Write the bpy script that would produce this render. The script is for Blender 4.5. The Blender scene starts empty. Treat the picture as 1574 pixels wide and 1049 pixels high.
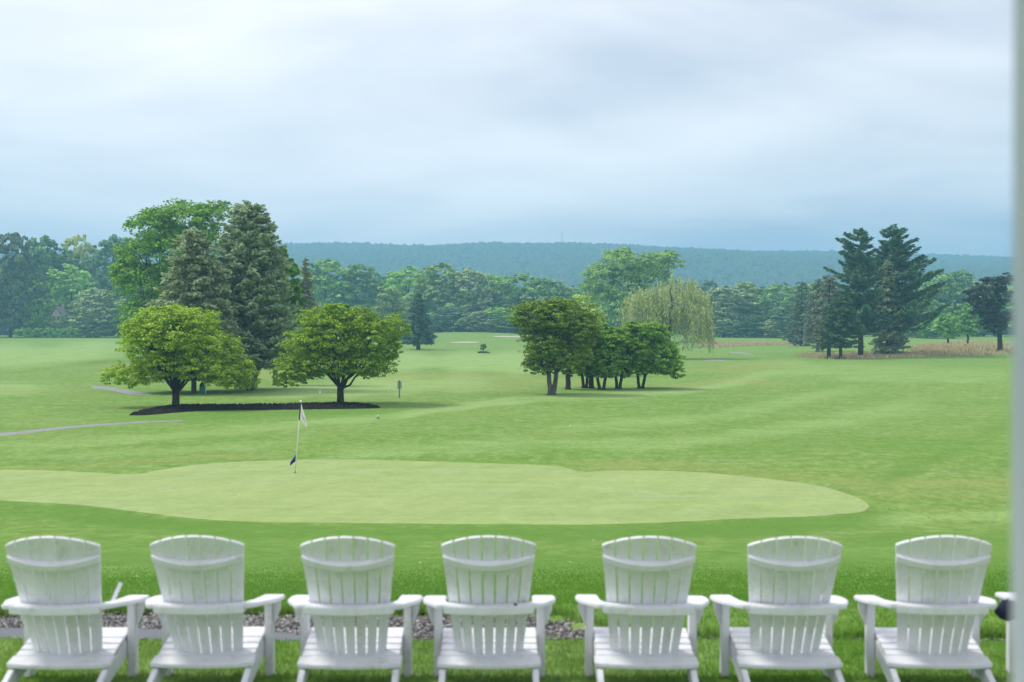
import bpy, bmesh, math
import numpy as np
from mathutils import Vector

scene = bpy.context.scene
COL = scene.collection
R = math.radians

# ------------------------------------------------------------------ camera
EYE = 2.15
FPX = 2186.0           # focal length in photograph pixels (1574 wide)
PITCH = math.atan((524.5 - 500.0) / FPX)
cam_data = bpy.data.cameras.new("camera")
cam = bpy.data.objects.new("camera", cam_data)
COL.objects.link(cam)
cam.location = (0, 0, EYE)
cam.rotation_euler = (R(90) - PITCH, 0, 0)
cam_data.sensor_width = 36.0
cam_data.lens = FPX / 1574.0 * 36.0
cam_data.clip_start = 0.05
cam_data.clip_end = 9000
cam_data.dof.use_dof = True
cam_data.dof.focus_distance = 75.0
cam_data.dof.aperture_fstop = 2.8
scene.camera = cam

# ------------------------------------------------------------------ light
SUN_EL, SUN_AZ = 54.0, -72.0      # azimuth measured from +Y (view direction) towards +X; sun is on the left
world = bpy.data.worlds.new("World")
scene.world = world
world.use_nodes = True
wn, wl = world.node_tree.nodes, world.node_tree.links
wn.clear()
w_out = wn.new("ShaderNodeOutputWorld")
w_bg = wn.new("ShaderNodeBackground")
w_bg.inputs["Strength"].default_value = 0.1
sky = wn.new("ShaderNodeTexSky")
sky.sky_type = 'NISHITA'
sky.sun_disc = False
sky.sun_elevation = R(SUN_EL)
sky.sun_rotation = R(SUN_AZ)
sky.dust_density = 2.0
tc = wn.new("ShaderNodeTexCoord")
sep = wn.new("ShaderNodeSeparateXYZ")
wl.new(tc.outputs["Generated"], sep.inputs[0])
# project the view direction on a cloud deck
zz = wn.new("ShaderNodeMath"); zz.operation = 'MAXIMUM'; zz.inputs[1].default_value = 0.0
wl.new(sep.outputs["Z"], zz.inputs[0])
za = wn.new("ShaderNodeMath"); za.operation = 'ADD'; za.inputs[1].default_value = 0.16
wl.new(zz.outputs[0], za.inputs[0])
dx = wn.new("ShaderNodeMath"); dx.operation = 'DIVIDE'
dy = wn.new("ShaderNodeMath"); dy.operation = 'DIVIDE'
wl.new(sep.outputs["X"], dx.inputs[0]); wl.new(za.outputs[0], dx.inputs[1])
wl.new(sep.outputs["Y"], dy.inputs[0]); wl.new(za.outputs[0], dy.inputs[1])
cmb = wn.new("ShaderNodeCombineXYZ")
wl.new(dx.outputs[0], cmb.inputs[0]); wl.new(dy.outputs[0], cmb.inputs[1])
def wnoise(scale, detail, rough, dist, off, sx=1.0):
    m = wn.new("ShaderNodeMapping")
    m.inputs["Location"].default_value = off
    m.inputs["Scale"].default_value = (sx, 1.0, 1.0)
    wl.new(cmb.outputs[0], m.inputs["Vector"])
    n = wn.new("ShaderNodeTexNoise")
    n.inputs["Scale"].default_value = scale
    n.inputs["Detail"].default_value = detail
    n.inputs["Roughness"].default_value = rough
    n.inputs["Distortion"].default_value = dist
    wl.new(m.outputs[0], n.inputs["Vector"])
    return n
cn1 = wnoise(0.55, 5.0, 0.5, 0.3, (3.1, 1.7, 0), 0.8)
cn2 = wnoise(1.3, 5.0, 0.5, 0.5, (7.3, 4.2, 0), 0.9)
cmx = wn.new("ShaderNodeMix"); cmx.data_type = 'FLOAT'; cmx.inputs[0].default_value = 0.38
wl.new(cn1.outputs["Fac"], cmx.inputs[2]); wl.new(cn2.outputs["Fac"], cmx.inputs[3])
ramp = wn.new("ShaderNodeValToRGB")
ramp.color_ramp.elements[0].position = 0.40
ramp.color_ramp.elements[0].color = (3.8, 3.8, 4.3, 1)
ramp.color_ramp.elements[1].position = 0.62
ramp.color_ramp.elements[1].color = (7.6, 7.1, 7.0, 1)
e = ramp.color_ramp.elements.new(0.50); e.color = (5.7, 5.45, 5.6, 1)
wl.new(cmx.outputs[0], ramp.inputs[0])
wmix = wn.new("ShaderNodeMix"); wmix.data_type = 'RGBA'; wmix.inputs[0].default_value = 0.86
wl.new(sky.outputs[0], wmix.inputs[6]); wl.new(ramp.outputs[0], wmix.inputs[7])
wl.new(wmix.outputs[2], w_bg.inputs["Color"])
wl.new(w_bg.outputs[0], w_out.inputs["Surface"])

sun_data = bpy.data.lights.new("sun", 'SUN')
sun_data.energy = 1.5
sun_data.angle = R(14)
sun_data.color = (1.0, 0.95, 0.86)
sun = bpy.data.objects.new("sun", sun_data)
COL.objects.link(sun)
_sd = Vector((math.sin(R(SUN_AZ)) * math.cos(R(SUN_EL)), math.cos(R(SUN_AZ)) * math.cos(R(SUN_EL)), math.sin(R(SUN_EL))))
sun.rotation_euler = (-_sd).to_track_quat('-Z', 'Y').to_euler()
sun.location = (-30, 10, 60)

scene.view_settings.view_transform = 'Standard'
scene.view_settings.look = 'None'
scene.view_settings.gamma = 1.0
scene.view_settings.use_curve_mapping = False
scene.view_settings.exposure = 0.98
scene.render.engine = 'CYCLES'
scene.cycles.use_denoising = True
scene.cycles.max_bounces = 6
scene.cycles.diffuse_bounces = 3
scene.cycles.glossy_bounces = 2
scene.cycles.transmission_bounces = 2
scene.cycles.volume_bounces = 1
scene.cycles.caustics_reflective = False
scene.cycles.caustics_refractive = False

# ------------------------------------------------------------------ helpers
def tag(o, label=None, cat=None, group=None, kind=None):
    if label: o["label"] = label
    if cat: o["category"] = cat
    if group: o["group"] = group
    if kind: o["kind"] = kind
    return o

def link(name, me, mat=None, parent=None, loc=None):
    o = bpy.data.objects.new(name, me)
    COL.objects.link(o)
    if mat is not None and not me.materials: me.materials.append(mat)
    if parent is not None: o.parent = parent
    if loc is not None: o.location = loc
    return o

def empty(name, loc=(0, 0, 0), rz=0.0):
    o = bpy.data.objects.new(name, None)
    o.empty_display_size = 0.2
    COL.objects.link(o)
    o.location = loc
    o.rotation_euler = (0, 0, rz)
    return o

def copy_tree(o, parent=None):
    c = o.copy()
    COL.objects.link(c)
    c.parent = parent
    for ch in list(o.children): copy_tree(ch, c)
    return c

def mesh_np(name, V, faces_n, idx, rnd=None, smooth=False):
    """fast mesh: V (n,3); idx flat vertex ids; faces_n corners per face (int)"""
    V = np.asarray(V, np.float32).reshape(-1, 3)
    idx = np.asarray(idx, np.int32).ravel()
    nf = len(idx) // faces_n
    me = bpy.data.meshes.new(name)
    me.vertices.add(len(V)); me.vertices.foreach_set("co", V.ravel())
    me.loops.add(len(idx)); me.loops.foreach_set("vertex_index", idx)
    me.polygons.add(nf)
    me.polygons.foreach_set("loop_start", np.arange(nf, dtype=np.int32) * faces_n)
    if smooth: me.polygons.foreach_set("use_smooth", np.ones(nf, bool))
    if rnd is not None:
        a = me.attributes.new("rnd", 'FLOAT', 'POINT')
        a.data.foreach_set("value", np.asarray(rnd, np.float32).ravel())
    me.update(calc_edges=True)
    return me

def mesh_py(name, V, F, smooth=False):
    me = bpy.data.meshes.new(name)
    me.from_pydata([tuple(v) for v in V], [], [tuple(f) for f in F])
    if smooth:
        for p in me.polygons: p.use_smooth = True
    me.update()
    return me

def ray(u, v):
    xc, yc = (u - 787.0) / FPX, -(v - 524.5) / FPX
    return (xc, math.cos(PITCH) + yc * math.sin(PITCH), -math.sin(PITCH) + yc * math.cos(PITCH))

def P(u, v, d):
    r = ray(u, v); k = d / r[1]
    return np.array((r[0] * k, d, EYE + r[2] * k))

def sstep(a, b, x):
    t = np.clip((np.asarray(x, float) - a) / (b - a), 0, 1)
    return t * t * (3 - 2 * t)

# lawn edge beyond the path: it swings towards the chairs on the right
def far_edge(x):
    x = np.asarray(x, float)
    return 10.68 - 0.86 * sstep(0.0, 1.1, x) + 0.05 * np.sin(x * 2.1 + 1) + 0.03 * np.sin(x * 5.3)
def near_edge(x):
    x = np.asarray(x, float)
    return 9.72 + 0.03 * np.sin(x * 1.3) + 0.012 * np.sin(x * 6.1 + 2)

def bump(x, y, cx, cy, sx, sy, h):
    return h * np.exp(-((x - cx) / sx) ** 2 - ((y - cy) / sy) ** 2)

def terrain(x, y):
    x = np.asarray(x, float); y = np.asarray(y, float)
    z = -2.3 * (1 - (1 - np.clip((y - 10.9) / 21.3, 0, 1)) ** 1.25)
    z = z - 0.5 * sstep(46, 88, y)
    on = sstep(58, 110, y) * (1 - sstep(330, 420, y))
    z = z + on * (0.16 * np.sin(x / 21 + 0.6) * np.sin(y / 27 + 1.0) + 0.10 * np.sin(x / 9.5 + y / 14))
    z = z + 1.5 * sstep(180, 430, y)
    z = z + bump(x, y, -13, 405, 24, 40, 1.5)
    z = z + bump(x, y, -46, 165, 14, 12, 0.9) + bump(x, y, -80, 210, 30, 25, 0.9)
    z = z + bump(x, y, 76, 238, 26, 22, 1.1) + bump(x, y, 40, 160, 30, 30, 0.35)
    # path bed, sunk a little between the two lawns
    near = sstep(near_edge(x) - 0.04, near_edge(x) + 0.05, y)
    far = sstep(far_edge(x) - 0.03, far_edge(x) + 0.10, y)
    z = z - 0.055 * near * (1 - far)
    return z

def G(u, v, lo=5.0, hi=900.0):
    """ground point seen at photo pixel (u, v)"""
    r = ray(u, v)
    ds = np.geomspace(lo, hi, 4000)
    k = ds / r[1]
    h = EYE + r[2] * k - terrain(r[0] * k, ds)
    i = np.argmax(h < 0)
    if h[i] >= 0: i = len(ds) - 1
    a, b = ds[max(i - 1, 0)], ds[i]
    for _ in range(30):
        m = 0.5 * (a + b); k = m / r[1]
        if EYE + r[2] * k - float(terrain(r[0] * k, m)) < 0: b = m
        else: a = m
    k = b / r[1]
    return np.array((r[0] * k, b, float(terrain(r[0] * k, b))))

def ground_at(u, d):
    x = (u - 787.0) / FPX * d
    return np.array((x, d, float(terrain(x, d))))

# ------------------------------------------------------------------ materials
def new_mat(name):
    m = bpy.data.materials.new(name)
    m.use_nodes = True
    nt = m.node_tree
    for n in list(nt.nodes): nt.nodes.remove(n)
    out = nt.nodes.new("ShaderNodeOutputMaterial")
    return m, nt.nodes, nt.links, out

def principled(N, rough=0.6, spec=0.3):
    p = N.new("ShaderNodeBsdfPrincipled")
    p.inputs["Roughness"].default_value = rough
    p.inputs["Specular IOR Level"].default_value = spec
    return p

def tex_noise(N, L, vec, scale, detail=3.0, rough=0.55, dist=0.0):
    n = N.new("ShaderNodeTexNoise")
    n.inputs["Scale"].default_value = scale
    n.inputs["Detail"].default_value = detail
    n.inputs["Roughness"].default_value = rough
    n.inputs["Distortion"].default_value = dist
    if vec is not None: L.new(vec, n.inputs["Vector"])
    return n

def mapping(N, L, vec, scale=(1, 1, 1), rot=(0, 0, 0), loc=(0, 0, 0)):
    m = N.new("ShaderNodeMapping")
    m.inputs["Scale"].default_value = scale
    m.inputs["Rotation"].default_value = rot
    m.inputs["Location"].default_value = loc
    L.new(vec, m.inputs["Vector"])
    return m.outputs[0]

def mixc(N, L, fac, a, b, mode='MIX'):
    m = N.new("ShaderNodeMix"); m.data_type = 'RGBA'; m.blend_type = mode
    for sock, v in ((0, fac), (6, a), (7, b)):
        if isinstance(v, bpy.types.NodeSocket): L.new(v, m.inputs[sock])
        elif isinstance(v, (int, float)): m.inputs[sock].default_value = v
        else: m.inputs[sock].default_value = (*v, 1)
    return m.outputs[2]

def maprange(N, L, v, a, b, c=0.0, d=1.0):
    m = N.new("ShaderNodeMapRange")
    m.inputs[1].default_value = a; m.inputs[2].default_value = b
    m.inputs[3].default_value = c; m.inputs[4].default_value = d
    L.new(v, m.inputs[0])
    return m.outputs[0]

def grass_mat(name, lush, yellow, pale, streak=0.0, grain=1.0, bumpd=0.02, gloss=0.03, stripe=None, tones=False, trans=0.0):
    m, N, L, out = new_mat(name)
    g = N.new("ShaderNodeNewGeometry"); pos = g.outputs["Position"]
    p = principled(N, 0.75, gloss)
    big = tex_noise(N, L, mapping(N, L, pos, (1, 1, 0.2), loc=(11, 3, 0)), 0.07, 4, 0.55, 0.6)
    c = mixc(N, L, maprange(N, L, big.outputs["Fac"], 0.43, 0.57), lush, yellow)
    mid = tex_noise(N, L, mapping(N, L, pos, (1, 1, 0.2), rot=(0, 0, 0.5), loc=(5, 9, 0)), 0.26, 5, 0.6, 0.9)
    c = mixc(N, L, maprange(N, L, mid.outputs["Fac"], 0.47, 0.62, 0, 0.8), c, pale)
    # mower swaths: long streaks
    st = tex_noise(N, L, mapping(N, L, pos, (0.05, 0.9, 0.1), rot=(0, 0, -0.16)), 1.0, 3, 0.55, 0.25)
    c = mixc(N, L, maprange(N, L, st.outputs["Fac"], 0.44, 0.57, 0, 0.5 + streak), c, tuple(0.5 * (a + b) * 1.12 for a, b in zip(lush, yellow)))
    m2 = tex_noise(N, L, mapping(N, L, pos, (0.55, 1.6, 0.2), rot=(0, 0, 0.12), loc=(2, 8, 0)), 0.8, 6, 0.68, 0.5)
    c = mixc(N, L, maprange(N, L, m2.outputs["Fac"], 0.44, 0.60, 0, 0.45 * min(1, grain + 0.15)), c, tuple(v * 0.75 for v in lush))
    m3 = tex_noise(N, L, mapping(N, L, pos, (1.0, 0.5, 0.2), loc=(4, 1, 0)), 2.2, 9, 0.8, 0.2)
    c = mixc(N, L, maprange(N, L, m3.outputs["Fac"], 0.47, 0.60, 0, 0.55 * grain), c, tuple(v * 0.62 for v in lush))
    c = mixc(N, L, maprange(N, L, m3.outputs["Fac"], 0.50, 0.40, 0, 0.45 * grain), c, tuple(min(1, v * 1.25) for v in pale))
    if tones:
        wob = maprange(N, L, mid.outputs["Fac"], 0.3, 0.7, 0.45, 1.25)
        for nm, col in (("pale", tuple(v * 1.28 for v in pale)), ("dry", (0.29, 0.315, 0.095)), ("lush", (lush[0] * 0.70, lush[1] * 0.82, lush[2] * 0.7))):
            at = N.new("ShaderNodeAttribute"); at.attribute_name = nm
            f = N.new("ShaderNodeMath"); f.operation = 'MULTIPLY'; f.use_clamp = True
            L.new(at.outputs["Fac"], f.inputs[0]); L.new(wob, f.inputs[1])
            f2 = N.new("ShaderNodeMath"); f2.operation = 'MULTIPLY'; f2.inputs[1].default_value = 0.95
            L.new(f.outputs[0], f2.inputs[0])
            c = mixc(N, L, f2.outputs[0], c, col)
    fine = tex_noise(N, L, mapping(N, L, pos, (1, 1, 0.3)), 5.5, 6, 0.7)
    c = mixc(N, L, maprange(N, L, fine.outputs["Fac"], 0.42, 0.62, 0, 0.5 * grain), c, tuple(v * 0.55 for v in lush))
    tiny = tex_noise(N, L, mapping(N, L, pos, (1, 1, 0.3)), 48, 4, 0.7)
    c = mixc(N, L, maprange(N, L, tiny.outputs["Fac"], 0.45, 0.75, 0, 0.5 * grain), c, tuple(min(1, v * 1.5) for v in pale))
    if stripe:
        w = N.new("ShaderNodeTexWave"); w.wave_type = 'BANDS'; w.bands_direction = 'X'
        w.inputs["Scale"].default_value = stripe[0]
        w.inputs["Distortion"].default_value = 1.2; w.inputs["Detail"].default_value = 1; w.inputs["Detail Scale"].default_value = 0.4
        L.new(mapping(N, L, pos, (1, 1, 0.0), rot=(0, 0, stripe[1])), w.inputs["Vector"])
        c = mixc(N, L, maprange(N, L, w.outputs["Fac"], 0.35, 0.65, 0, stripe[2]), c, tuple(v * 1.22 for v in pale))
    L.new(c, p.inputs["Base Color"])
    b = N.new("ShaderNodeBump"); b.inputs["Strength"].default_value = 0.7; b.inputs["Distance"].default_value = bumpd
    L.new(tiny.outputs["Fac"], b.inputs["Height"]); L.new(b.outputs[0], p.inputs["Normal"])
    if trans:
        t = N.new("ShaderNodeBsdfTranslucent"); L.new(c, t.inputs["Color"])
        mx = N.new("ShaderNodeMixShader"); mx.inputs[0].default_value = trans
        L.new(p.outputs[0], mx.inputs[1]); L.new(t.outputs[0], mx.inputs[2]); L.new(mx.outputs[0], out.inputs["Surface"])
    else:
        L.new(p.outputs[0], out.inputs["Surface"])
    return m

LUSH, YEL, PALE = (0.136, 0.278, 0.034), (0.222, 0.322, 0.074), (0.246, 0.358, 0.126)
M_lawn = grass_mat("lawn_grass", LUSH, YEL, PALE, 0.15, tones=True)
M_blade = grass_mat("lawn_blades", tuple(v * 1.5 for v in LUSH), tuple(v * 1.3 for v in YEL), tuple(v * 1.3 for v in PALE), 0.0, 0.5, tones=True, trans=0.45)
M_green = grass_mat("green_turf", (0.270, 0.372, 0.125), (0.310, 0.392, 0.145), (0.325, 0.420, 0.185), 0.1, 0.35, 0.004, 0.03, (0.16, 0.45, 0.10))
M_collar = grass_mat("collar_turf", (0.095, 0.225, 0.020), (0.115, 0.245, 0.030), (0.14, 0.265, 0.05), 0.0, 0.8)
M_fair = grass_mat("fairway_turf", (0.17, 0.29, 0.085), (0.215, 0.315, 0.10), (0.235, 0.345, 0.135), 0.2, 0.4, 0.006, 0.15, (0.05, 0.5, 0.35))

LEAF_GAIN = 2.6
def leaf_mat(name, trans=0.22, rough=0.6, spec=0.10, yellow=0.30):
    m, N, L, out = new_mat(name)
    oi = N.new("ShaderNodeObjectInfo")
    at = N.new("ShaderNodeAttribute"); at.attribute_name = "rnd"
    k = maprange(N, L, at.outputs["Fac"], 0, 1, 0.62 * LEAF_GAIN, 1.38 * LEAF_GAIN)
    cc = N.new("ShaderNodeVectorMath"); cc.operation = 'SCALE'
    L.new(oi.outputs["Color"], cc.inputs[0]); L.new(k, cc.inputs["Scale"])
    warm = mixc(N, L, maprange(N, L, at.outputs["Fac"], 0.72, 1.0, 0, yellow), cc.outputs[0], (1.55, 1.25, 0.7), 'MIX')
    tint = N.new("ShaderNodeMix"); tint.data_type = 'RGBA'; tint.blend_type = 'MULTIPLY'
    tint.inputs[7].default_value = (1.55, 1.22, 0.75, 1)
    L.new(maprange(N, L, at.outputs["Fac"], 0.7, 1.0, 0, yellow), tint.inputs[0]); L.new(cc.outputs[0], tint.inputs[6])
    N.remove(warm.node)
    p = principled(N, rough, spec)
    L.new(tint.outputs[2], p.inputs["Base Color"])
    t = N.new("ShaderNodeBsdfTranslucent"); L.new(tint.outputs[2], t.inputs["Color"])
    mx = N.new("ShaderNodeMixShader"); mx.inputs[0].default_value = trans
    L.new(p.outputs[0], mx.inputs[1]); L.new(t.outputs[0], mx.inputs[2])
    L.new(mx.outputs[0], out.inputs["Surface"])
    return m
M_leaf = leaf_mat("leaves")
M_needle = leaf_mat("needles", 0.28, 0.65, 0.08, 0.15)

def bark_mat(name, a, b, scale=9.0):
    m, N, L, out = new_mat(name)
    tcn = N.new("ShaderNodeTexCoord")
    p = principled(N, 0.9, 0.15)
    n = tex_noise(N, L, mapping(N, L, tcn.outputs["Object"], (1, 1, 0.25)), scale, 5, 0.65)
    L.new(mixc(N, L, maprange(N, L, n.outputs["Fac"], 0.35, 0.65), a, b), p.inputs["Base Color"])
    bp = N.new("ShaderNodeBump"); bp.inputs["Distance"].default_value = 0.04
    L.new(n.outputs["Fac"], bp.inputs["Height"]); L.new(bp.outputs[0], p.inputs["Normal"])
    L.new(p.outputs[0], out.inputs["Surface"])
    return m
M_bark = bark_mat("bark_dark", (0.028, 0.022, 0.017), (0.075, 0.062, 0.050))
M_barkg = bark_mat("bark_grey", (0.075, 0.065, 0.058), (0.17, 0.15, 0.13))

def plain_mat(name, a, b, scale, rough=0.7, spec=0.3, detail=4, bumpd=0.0, lo=0.35, hi=0.65, coord="Object"):
    m, N, L, out = new_mat(name)
    tcn = N.new("ShaderNodeTexCoord")
    p = principled(N, rough, spec)
    vec = tcn.outputs[coord] if coord != "pos" else N.new("ShaderNodeNewGeometry").outputs["Position"]
    n = tex_noise(N, L, vec, scale, detail, 0.62)
    L.new(mixc(N, L, maprange(N, L, n.outputs["Fac"], lo, hi), a, b), p.inputs["Base Color"])
    if bumpd:
        bp = N.new("ShaderNodeBump"); bp.inputs["Distance"].default_value = bumpd
        L.new(n.outputs["Fac"], bp.inputs["Height"]); L.new(bp.outputs[0], p.inputs["Normal"])
    L.new(p.outputs[0], out.inputs["Surface"])
    return m

def white_paint(name, base=(0.775, 0.785, 0.84), dirt=(0.42, 0.43, 0.31), amount=1.0):
    m, N, L, out = new_mat(name)
    tcn = N.new("ShaderNodeTexCoord")
    oi = N.new("ShaderNodeObjectInfo")
    p = principled(N, 0.42, 0.4)
    add = N.new("ShaderNodeVectorMath"); add.operation = 'ADD'
    sc = N.new("ShaderNodeVectorMath"); sc.operation = 'SCALE'; sc.inputs[0].default_value = (37, 19, 53)
    L.new(oi.outputs["Random"], sc.inputs["Scale"])
    L.new(tcn.outputs["Object"], add.inputs[0]); L.new(sc.outputs[0], add.inputs[1])
    n1 = tex_noise(N, L, mapping(N, L, add.outputs[0], (1.0, 1.0, 0.35)), 7.0, 6, 0.68, 0.4)
    n2 = tex_noise(N, L, add.outputs[0], 34.0, 5, 0.7)
    f = N.new("ShaderNodeMath"); f.operation = 'MULTIPLY'
    L.new(maprange(N, L, n1.outputs["Fac"], 0.46, 0.78), f.inputs[0]); L.new(maprange(N, L, n2.outputs["Fac"], 0.38, 0.66), f.inputs[1])
    f2 = N.new("ShaderNodeMath"); f2.operation = 'MULTIPLY'; f2.inputs[1].default_value = amount
    L.new(f.outputs[0], f2.inputs[0])
    L.new(mixc(N, L, f2.outputs[0], base, dirt), p.inputs["Base Color"])
    L.new(maprange(N, L, n2.outputs["Fac"], 0.3, 0.7, 0.36, 0.55), p.inputs["Roughness"])
    L.new(p.outputs[0], out.inputs["Surface"])
    return m
M_chair = white_paint("white_chair_paint")
M_column = white_paint("white_column_paint", (0.80, 0.80, 0.95), (0.6, 0.62, 0.6), 0.2)
M_asphalt = plain_mat("asphalt", (0.105, 0.118, 0.140), (0.165, 0.178, 0.200), 60, 0.65, 0.45, 5, 0.004, coord="pos")
M_cart = plain_mat("cart_path_asphalt", (0.18, 0.185, 0.185), (0.25, 0.255, 0.25), 1.2, 0.6, 0.5, 6, coord="pos")
M_mulch = plain_mat("black_mulch", (0.006, 0.005, 0.005), (0.024, 0.020, 0.017), 7, 0.95, 0.1, 6, 0.05, coord="pos")
M_sand = plain_mat("bunker_sand", (0.42, 0.40, 0.33), (0.52, 0.49, 0.40), 0.6, 0.9, 0.1, coord="pos")
M_soil = plain_mat("path_soil", (0.10, 0.095, 0.09), (0.17, 0.16, 0.15), 25, 0.95, 0.1, coord="pos")

def rnd_mat(name, cols, rough=0.85):
    m, N, L, out = new_mat(name)
    at = N.new("ShaderNodeAttribute"); at.attribute_name = "rnd"
    r = N.new("ShaderNodeValToRGB")
    el = r.color_ramp.elements
    el[0].position = 0.0; el[0].color = (*cols[0], 1)
    el[1].position = 1.0; el[1].color = (*cols[-1], 1)
    for i, c in enumerate(cols[1:-1]):
        q = el.new((i + 1) / (len(cols) - 1)); q.color = (*c, 1)
    L.new(at.outputs["Fac"], r.inputs[0])
    p = principled(N, rough, 0.2)
    L.new(r.outputs[0], p.inputs["Base Color"]); L.new(p.outputs[0], out.inputs["Surface"])
    return m
M_stone = rnd_mat("path_stones", [(0.05, 0.05, 0.056), (0.15, 0.148, 0.15), (0.27, 0.265, 0.26), (0.46, 0.44, 0.43)])
M_dry = rnd_mat("dry_grass", [(0.30, 0.28, 0.12), (0.58, 0.45, 0.25), (0.72, 0.57, 0.36), (0.80, 0.66, 0.44)])
M_ridge = rnd_mat("ridge_leaves", [(0.045, 0.085, 0.035), (0.055, 0.10, 0.04), (0.065, 0.115, 0.045), (0.08, 0.13, 0.05)])
M_ridgeground = plain_mat("ridge_ground", (0.02, 0.045, 0.015), (0.03, 0.06, 0.02), 0.05, 0.95, 0.0)

# ------------------------------------------------------------------ the ground
def axis(segs):
    out = []
    for a, b, s in segs: out.extend(np.arange(a, b - 1e-6, s))
    out.append(segs[-1][1])
    return np.array(out)
gy = axis([(-300, -40, 20), (-40, -8, 4), (-8, 7, 1.0), (7, 9.4, 0.2), (9.4, 11.0, 0.035), (11.0, 14, 0.15), (14, 34, 0.4), (34, 60, 0.8), (60, 130, 1.6), (130, 300, 3.2), (300, 520, 6), (520, 900, 20), (900, 3000, 100)])
gxp = axis([(0, 6, 0.2), (6, 16, 0.5), (16, 40, 1.5), (40, 130, 3.5), (130, 320, 10), (320, 900, 30), (900, 2600, 120)])
gx = np.concatenate([-gxp[:0:-1], gxp])
XX, YY = np.meshgrid(gx, gy)
ZZ = terrain(XX, YY)
nx, ny = len(gx), len(gy)
V = np.stack([XX, YY, ZZ], -1).reshape(-1, 3)
ii = (np.arange(ny - 1)[:, None] * nx + np.arange(nx - 1)[None, :])
idx = np.stack([ii, ii + 1, ii + nx + 1, ii + nx], -1)
def turf_tone(V, strokes):
    """how much a spot belongs to a mown swath, dry strip, lush strip or painted slope shade (outlines traced, then fixed to the ground)"""
    x, y, z = V[:, 0], np.maximum(V[:, 1], 6.0), V[:, 2]
    u = 787 + FPX * x / y; v = 500 + FPX * (EYE - z) / y
    out = np.zeros(len(V))
    for pts, half, amt in strokes:
        q = catmull(pts, 40)
        if pts[0][0] <= pts[-1][0]:
            vc = np.interp(u, q[:, 0], q[:, 1]); ends = sstep(q[0, 0] - 60, q[0, 0] + 30, u) * (1 - sstep(q[-1, 0] - 30, q[-1, 0] + 60, u))
            w_ = half * (1 + 0.35 * np.sin(u / 47.0) * np.sin(u / 19.0 + 1))
            out = np.maximum(out, amt * ends * (1 - sstep(0.45, 1.25, np.abs(v - vc) / w_)))
    return out
SW_PALE = [([(-80, 600), (0, 599), (50, 598)], 11, 0.9), ([(600, 641), (780, 617), (930, 609), (1080, 598), (1185, 573)], 6, 0.9), ([(540, 696), (800, 684), (1000, 684), (1200, 662), (1400, 626)], 11, 0.55),
           ([(560, 556), (640, 556), (720, 557), (800, 558), (900, 558)], 16, 0.9), ([(-160, 548), (0, 548), (90, 547), (170, 540)], 20, 0.9), ([(420, 604), (500, 598), (590, 594), (660, 592), (735, 590)], 14, 0.9),
           ([(0, 690), (200, 676), (420, 656), (600, 641)], 7, 0.6), ([(0, 705), (250, 694), (450, 680)], 6, 0.45), ([(1300, 802), (1420, 798), (1574, 792)], 9, 0.8), ([(860, 660), (1100, 640), (1300, 600)], 9, 0.5), ([(1200, 565), (1350, 575), (1540, 580)], 14, 0.5),
           ([(120, 880), (300, 872), (450, 880)], 8, 0.5), ([(1080, 870), (1250, 850), (1400, 850)], 10, 0.5)]
SW_DRY = [([(900, 716), (1050, 716), (1200, 731), (1350, 742), (1574, 742)], 7, 0.6), ([(1330, 752), (1450, 752), (1574, 752)], 16, 0.4), ([(600, 580), (700, 579), (800, 584), (900, 588)], 7, 0.6), ([(1080, 570), (1140, 566), (1200, 560)], 8, 0.6), ([(0, 600), (60, 604), (140, 610)], 6, 0.4), ([(0, 722), (120, 718), (300, 704), (420, 702)], 4, 0.5),
          ([(150, 558), (200, 566), (300, 572), (420, 572)], 10, 0.6), ([(640, 600), (720, 596), (800, 598)], 5, 0.5), ([(1040, 596), (1120, 584), (1200, 590)], 5, 0.6)]
SW_LUSH_SHADE = [([(-300, 880), (300, 885), (787, 890), (1200, 885), (1900, 880)], 62, 0.75), ([(-100, 778), (0, 784), (120, 792), (220, 803), (300, 813), (500, 819), (780, 822), (1000, 819), (1150, 813), (1250, 808), (1345, 796)], 17, 1.0), ([(1360, 735), (1450, 700), (1574, 640)], 12, 0.7), ([(1300, 835), (1420, 830), (1574, 826)], 13, 0.8), ([(180, 645), (320, 640), (600, 632)], 6, 0.7), ([(120, 560), (160, 556), (190, 550)], 5, 0.9), ([(1120, 690), (1300, 680), (1500, 690)], 14, 0.4)]  # lush grass; the short far-left stroke paints the mound's shaded slope
gme = mesh_np("ground", V, 4, idx, smooth=True)
def add_tones(me, V):
    for nm, st in (("pale", SW_PALE), ("dry", SW_DRY), ("lush", SW_LUSH_SHADE)):
        a = me.attributes.new(nm, 'FLOAT', 'POINT'); a.data.foreach_set("value", turf_tone(V, st).astype(np.float32))
def catmull(pts, n):
    pts = np.asarray(pts, float)
    p = np.vstack([2 * pts[0] - pts[1], pts, 2 * pts[-1] - pts[-2]])
    out = []
    m = len(pts) - 1
    for t in np.linspace(0, m, n):
        i = min(int(t), m - 1); f = t - i
        a, b, c, d = p[i], p[i + 1], p[i + 2], p[i + 3]
        out.append(0.5 * ((2 * b) + (c - a) * f + (2 * a - 5 * b + 4 * c - d) * f * f + (3 * b - a - 3 * c + d) * f ** 3))
    return np.array(out)
add_tones(gme, V)
ground = link("ground", gme, M_lawn)
tag(ground, kind="structure")

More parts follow.
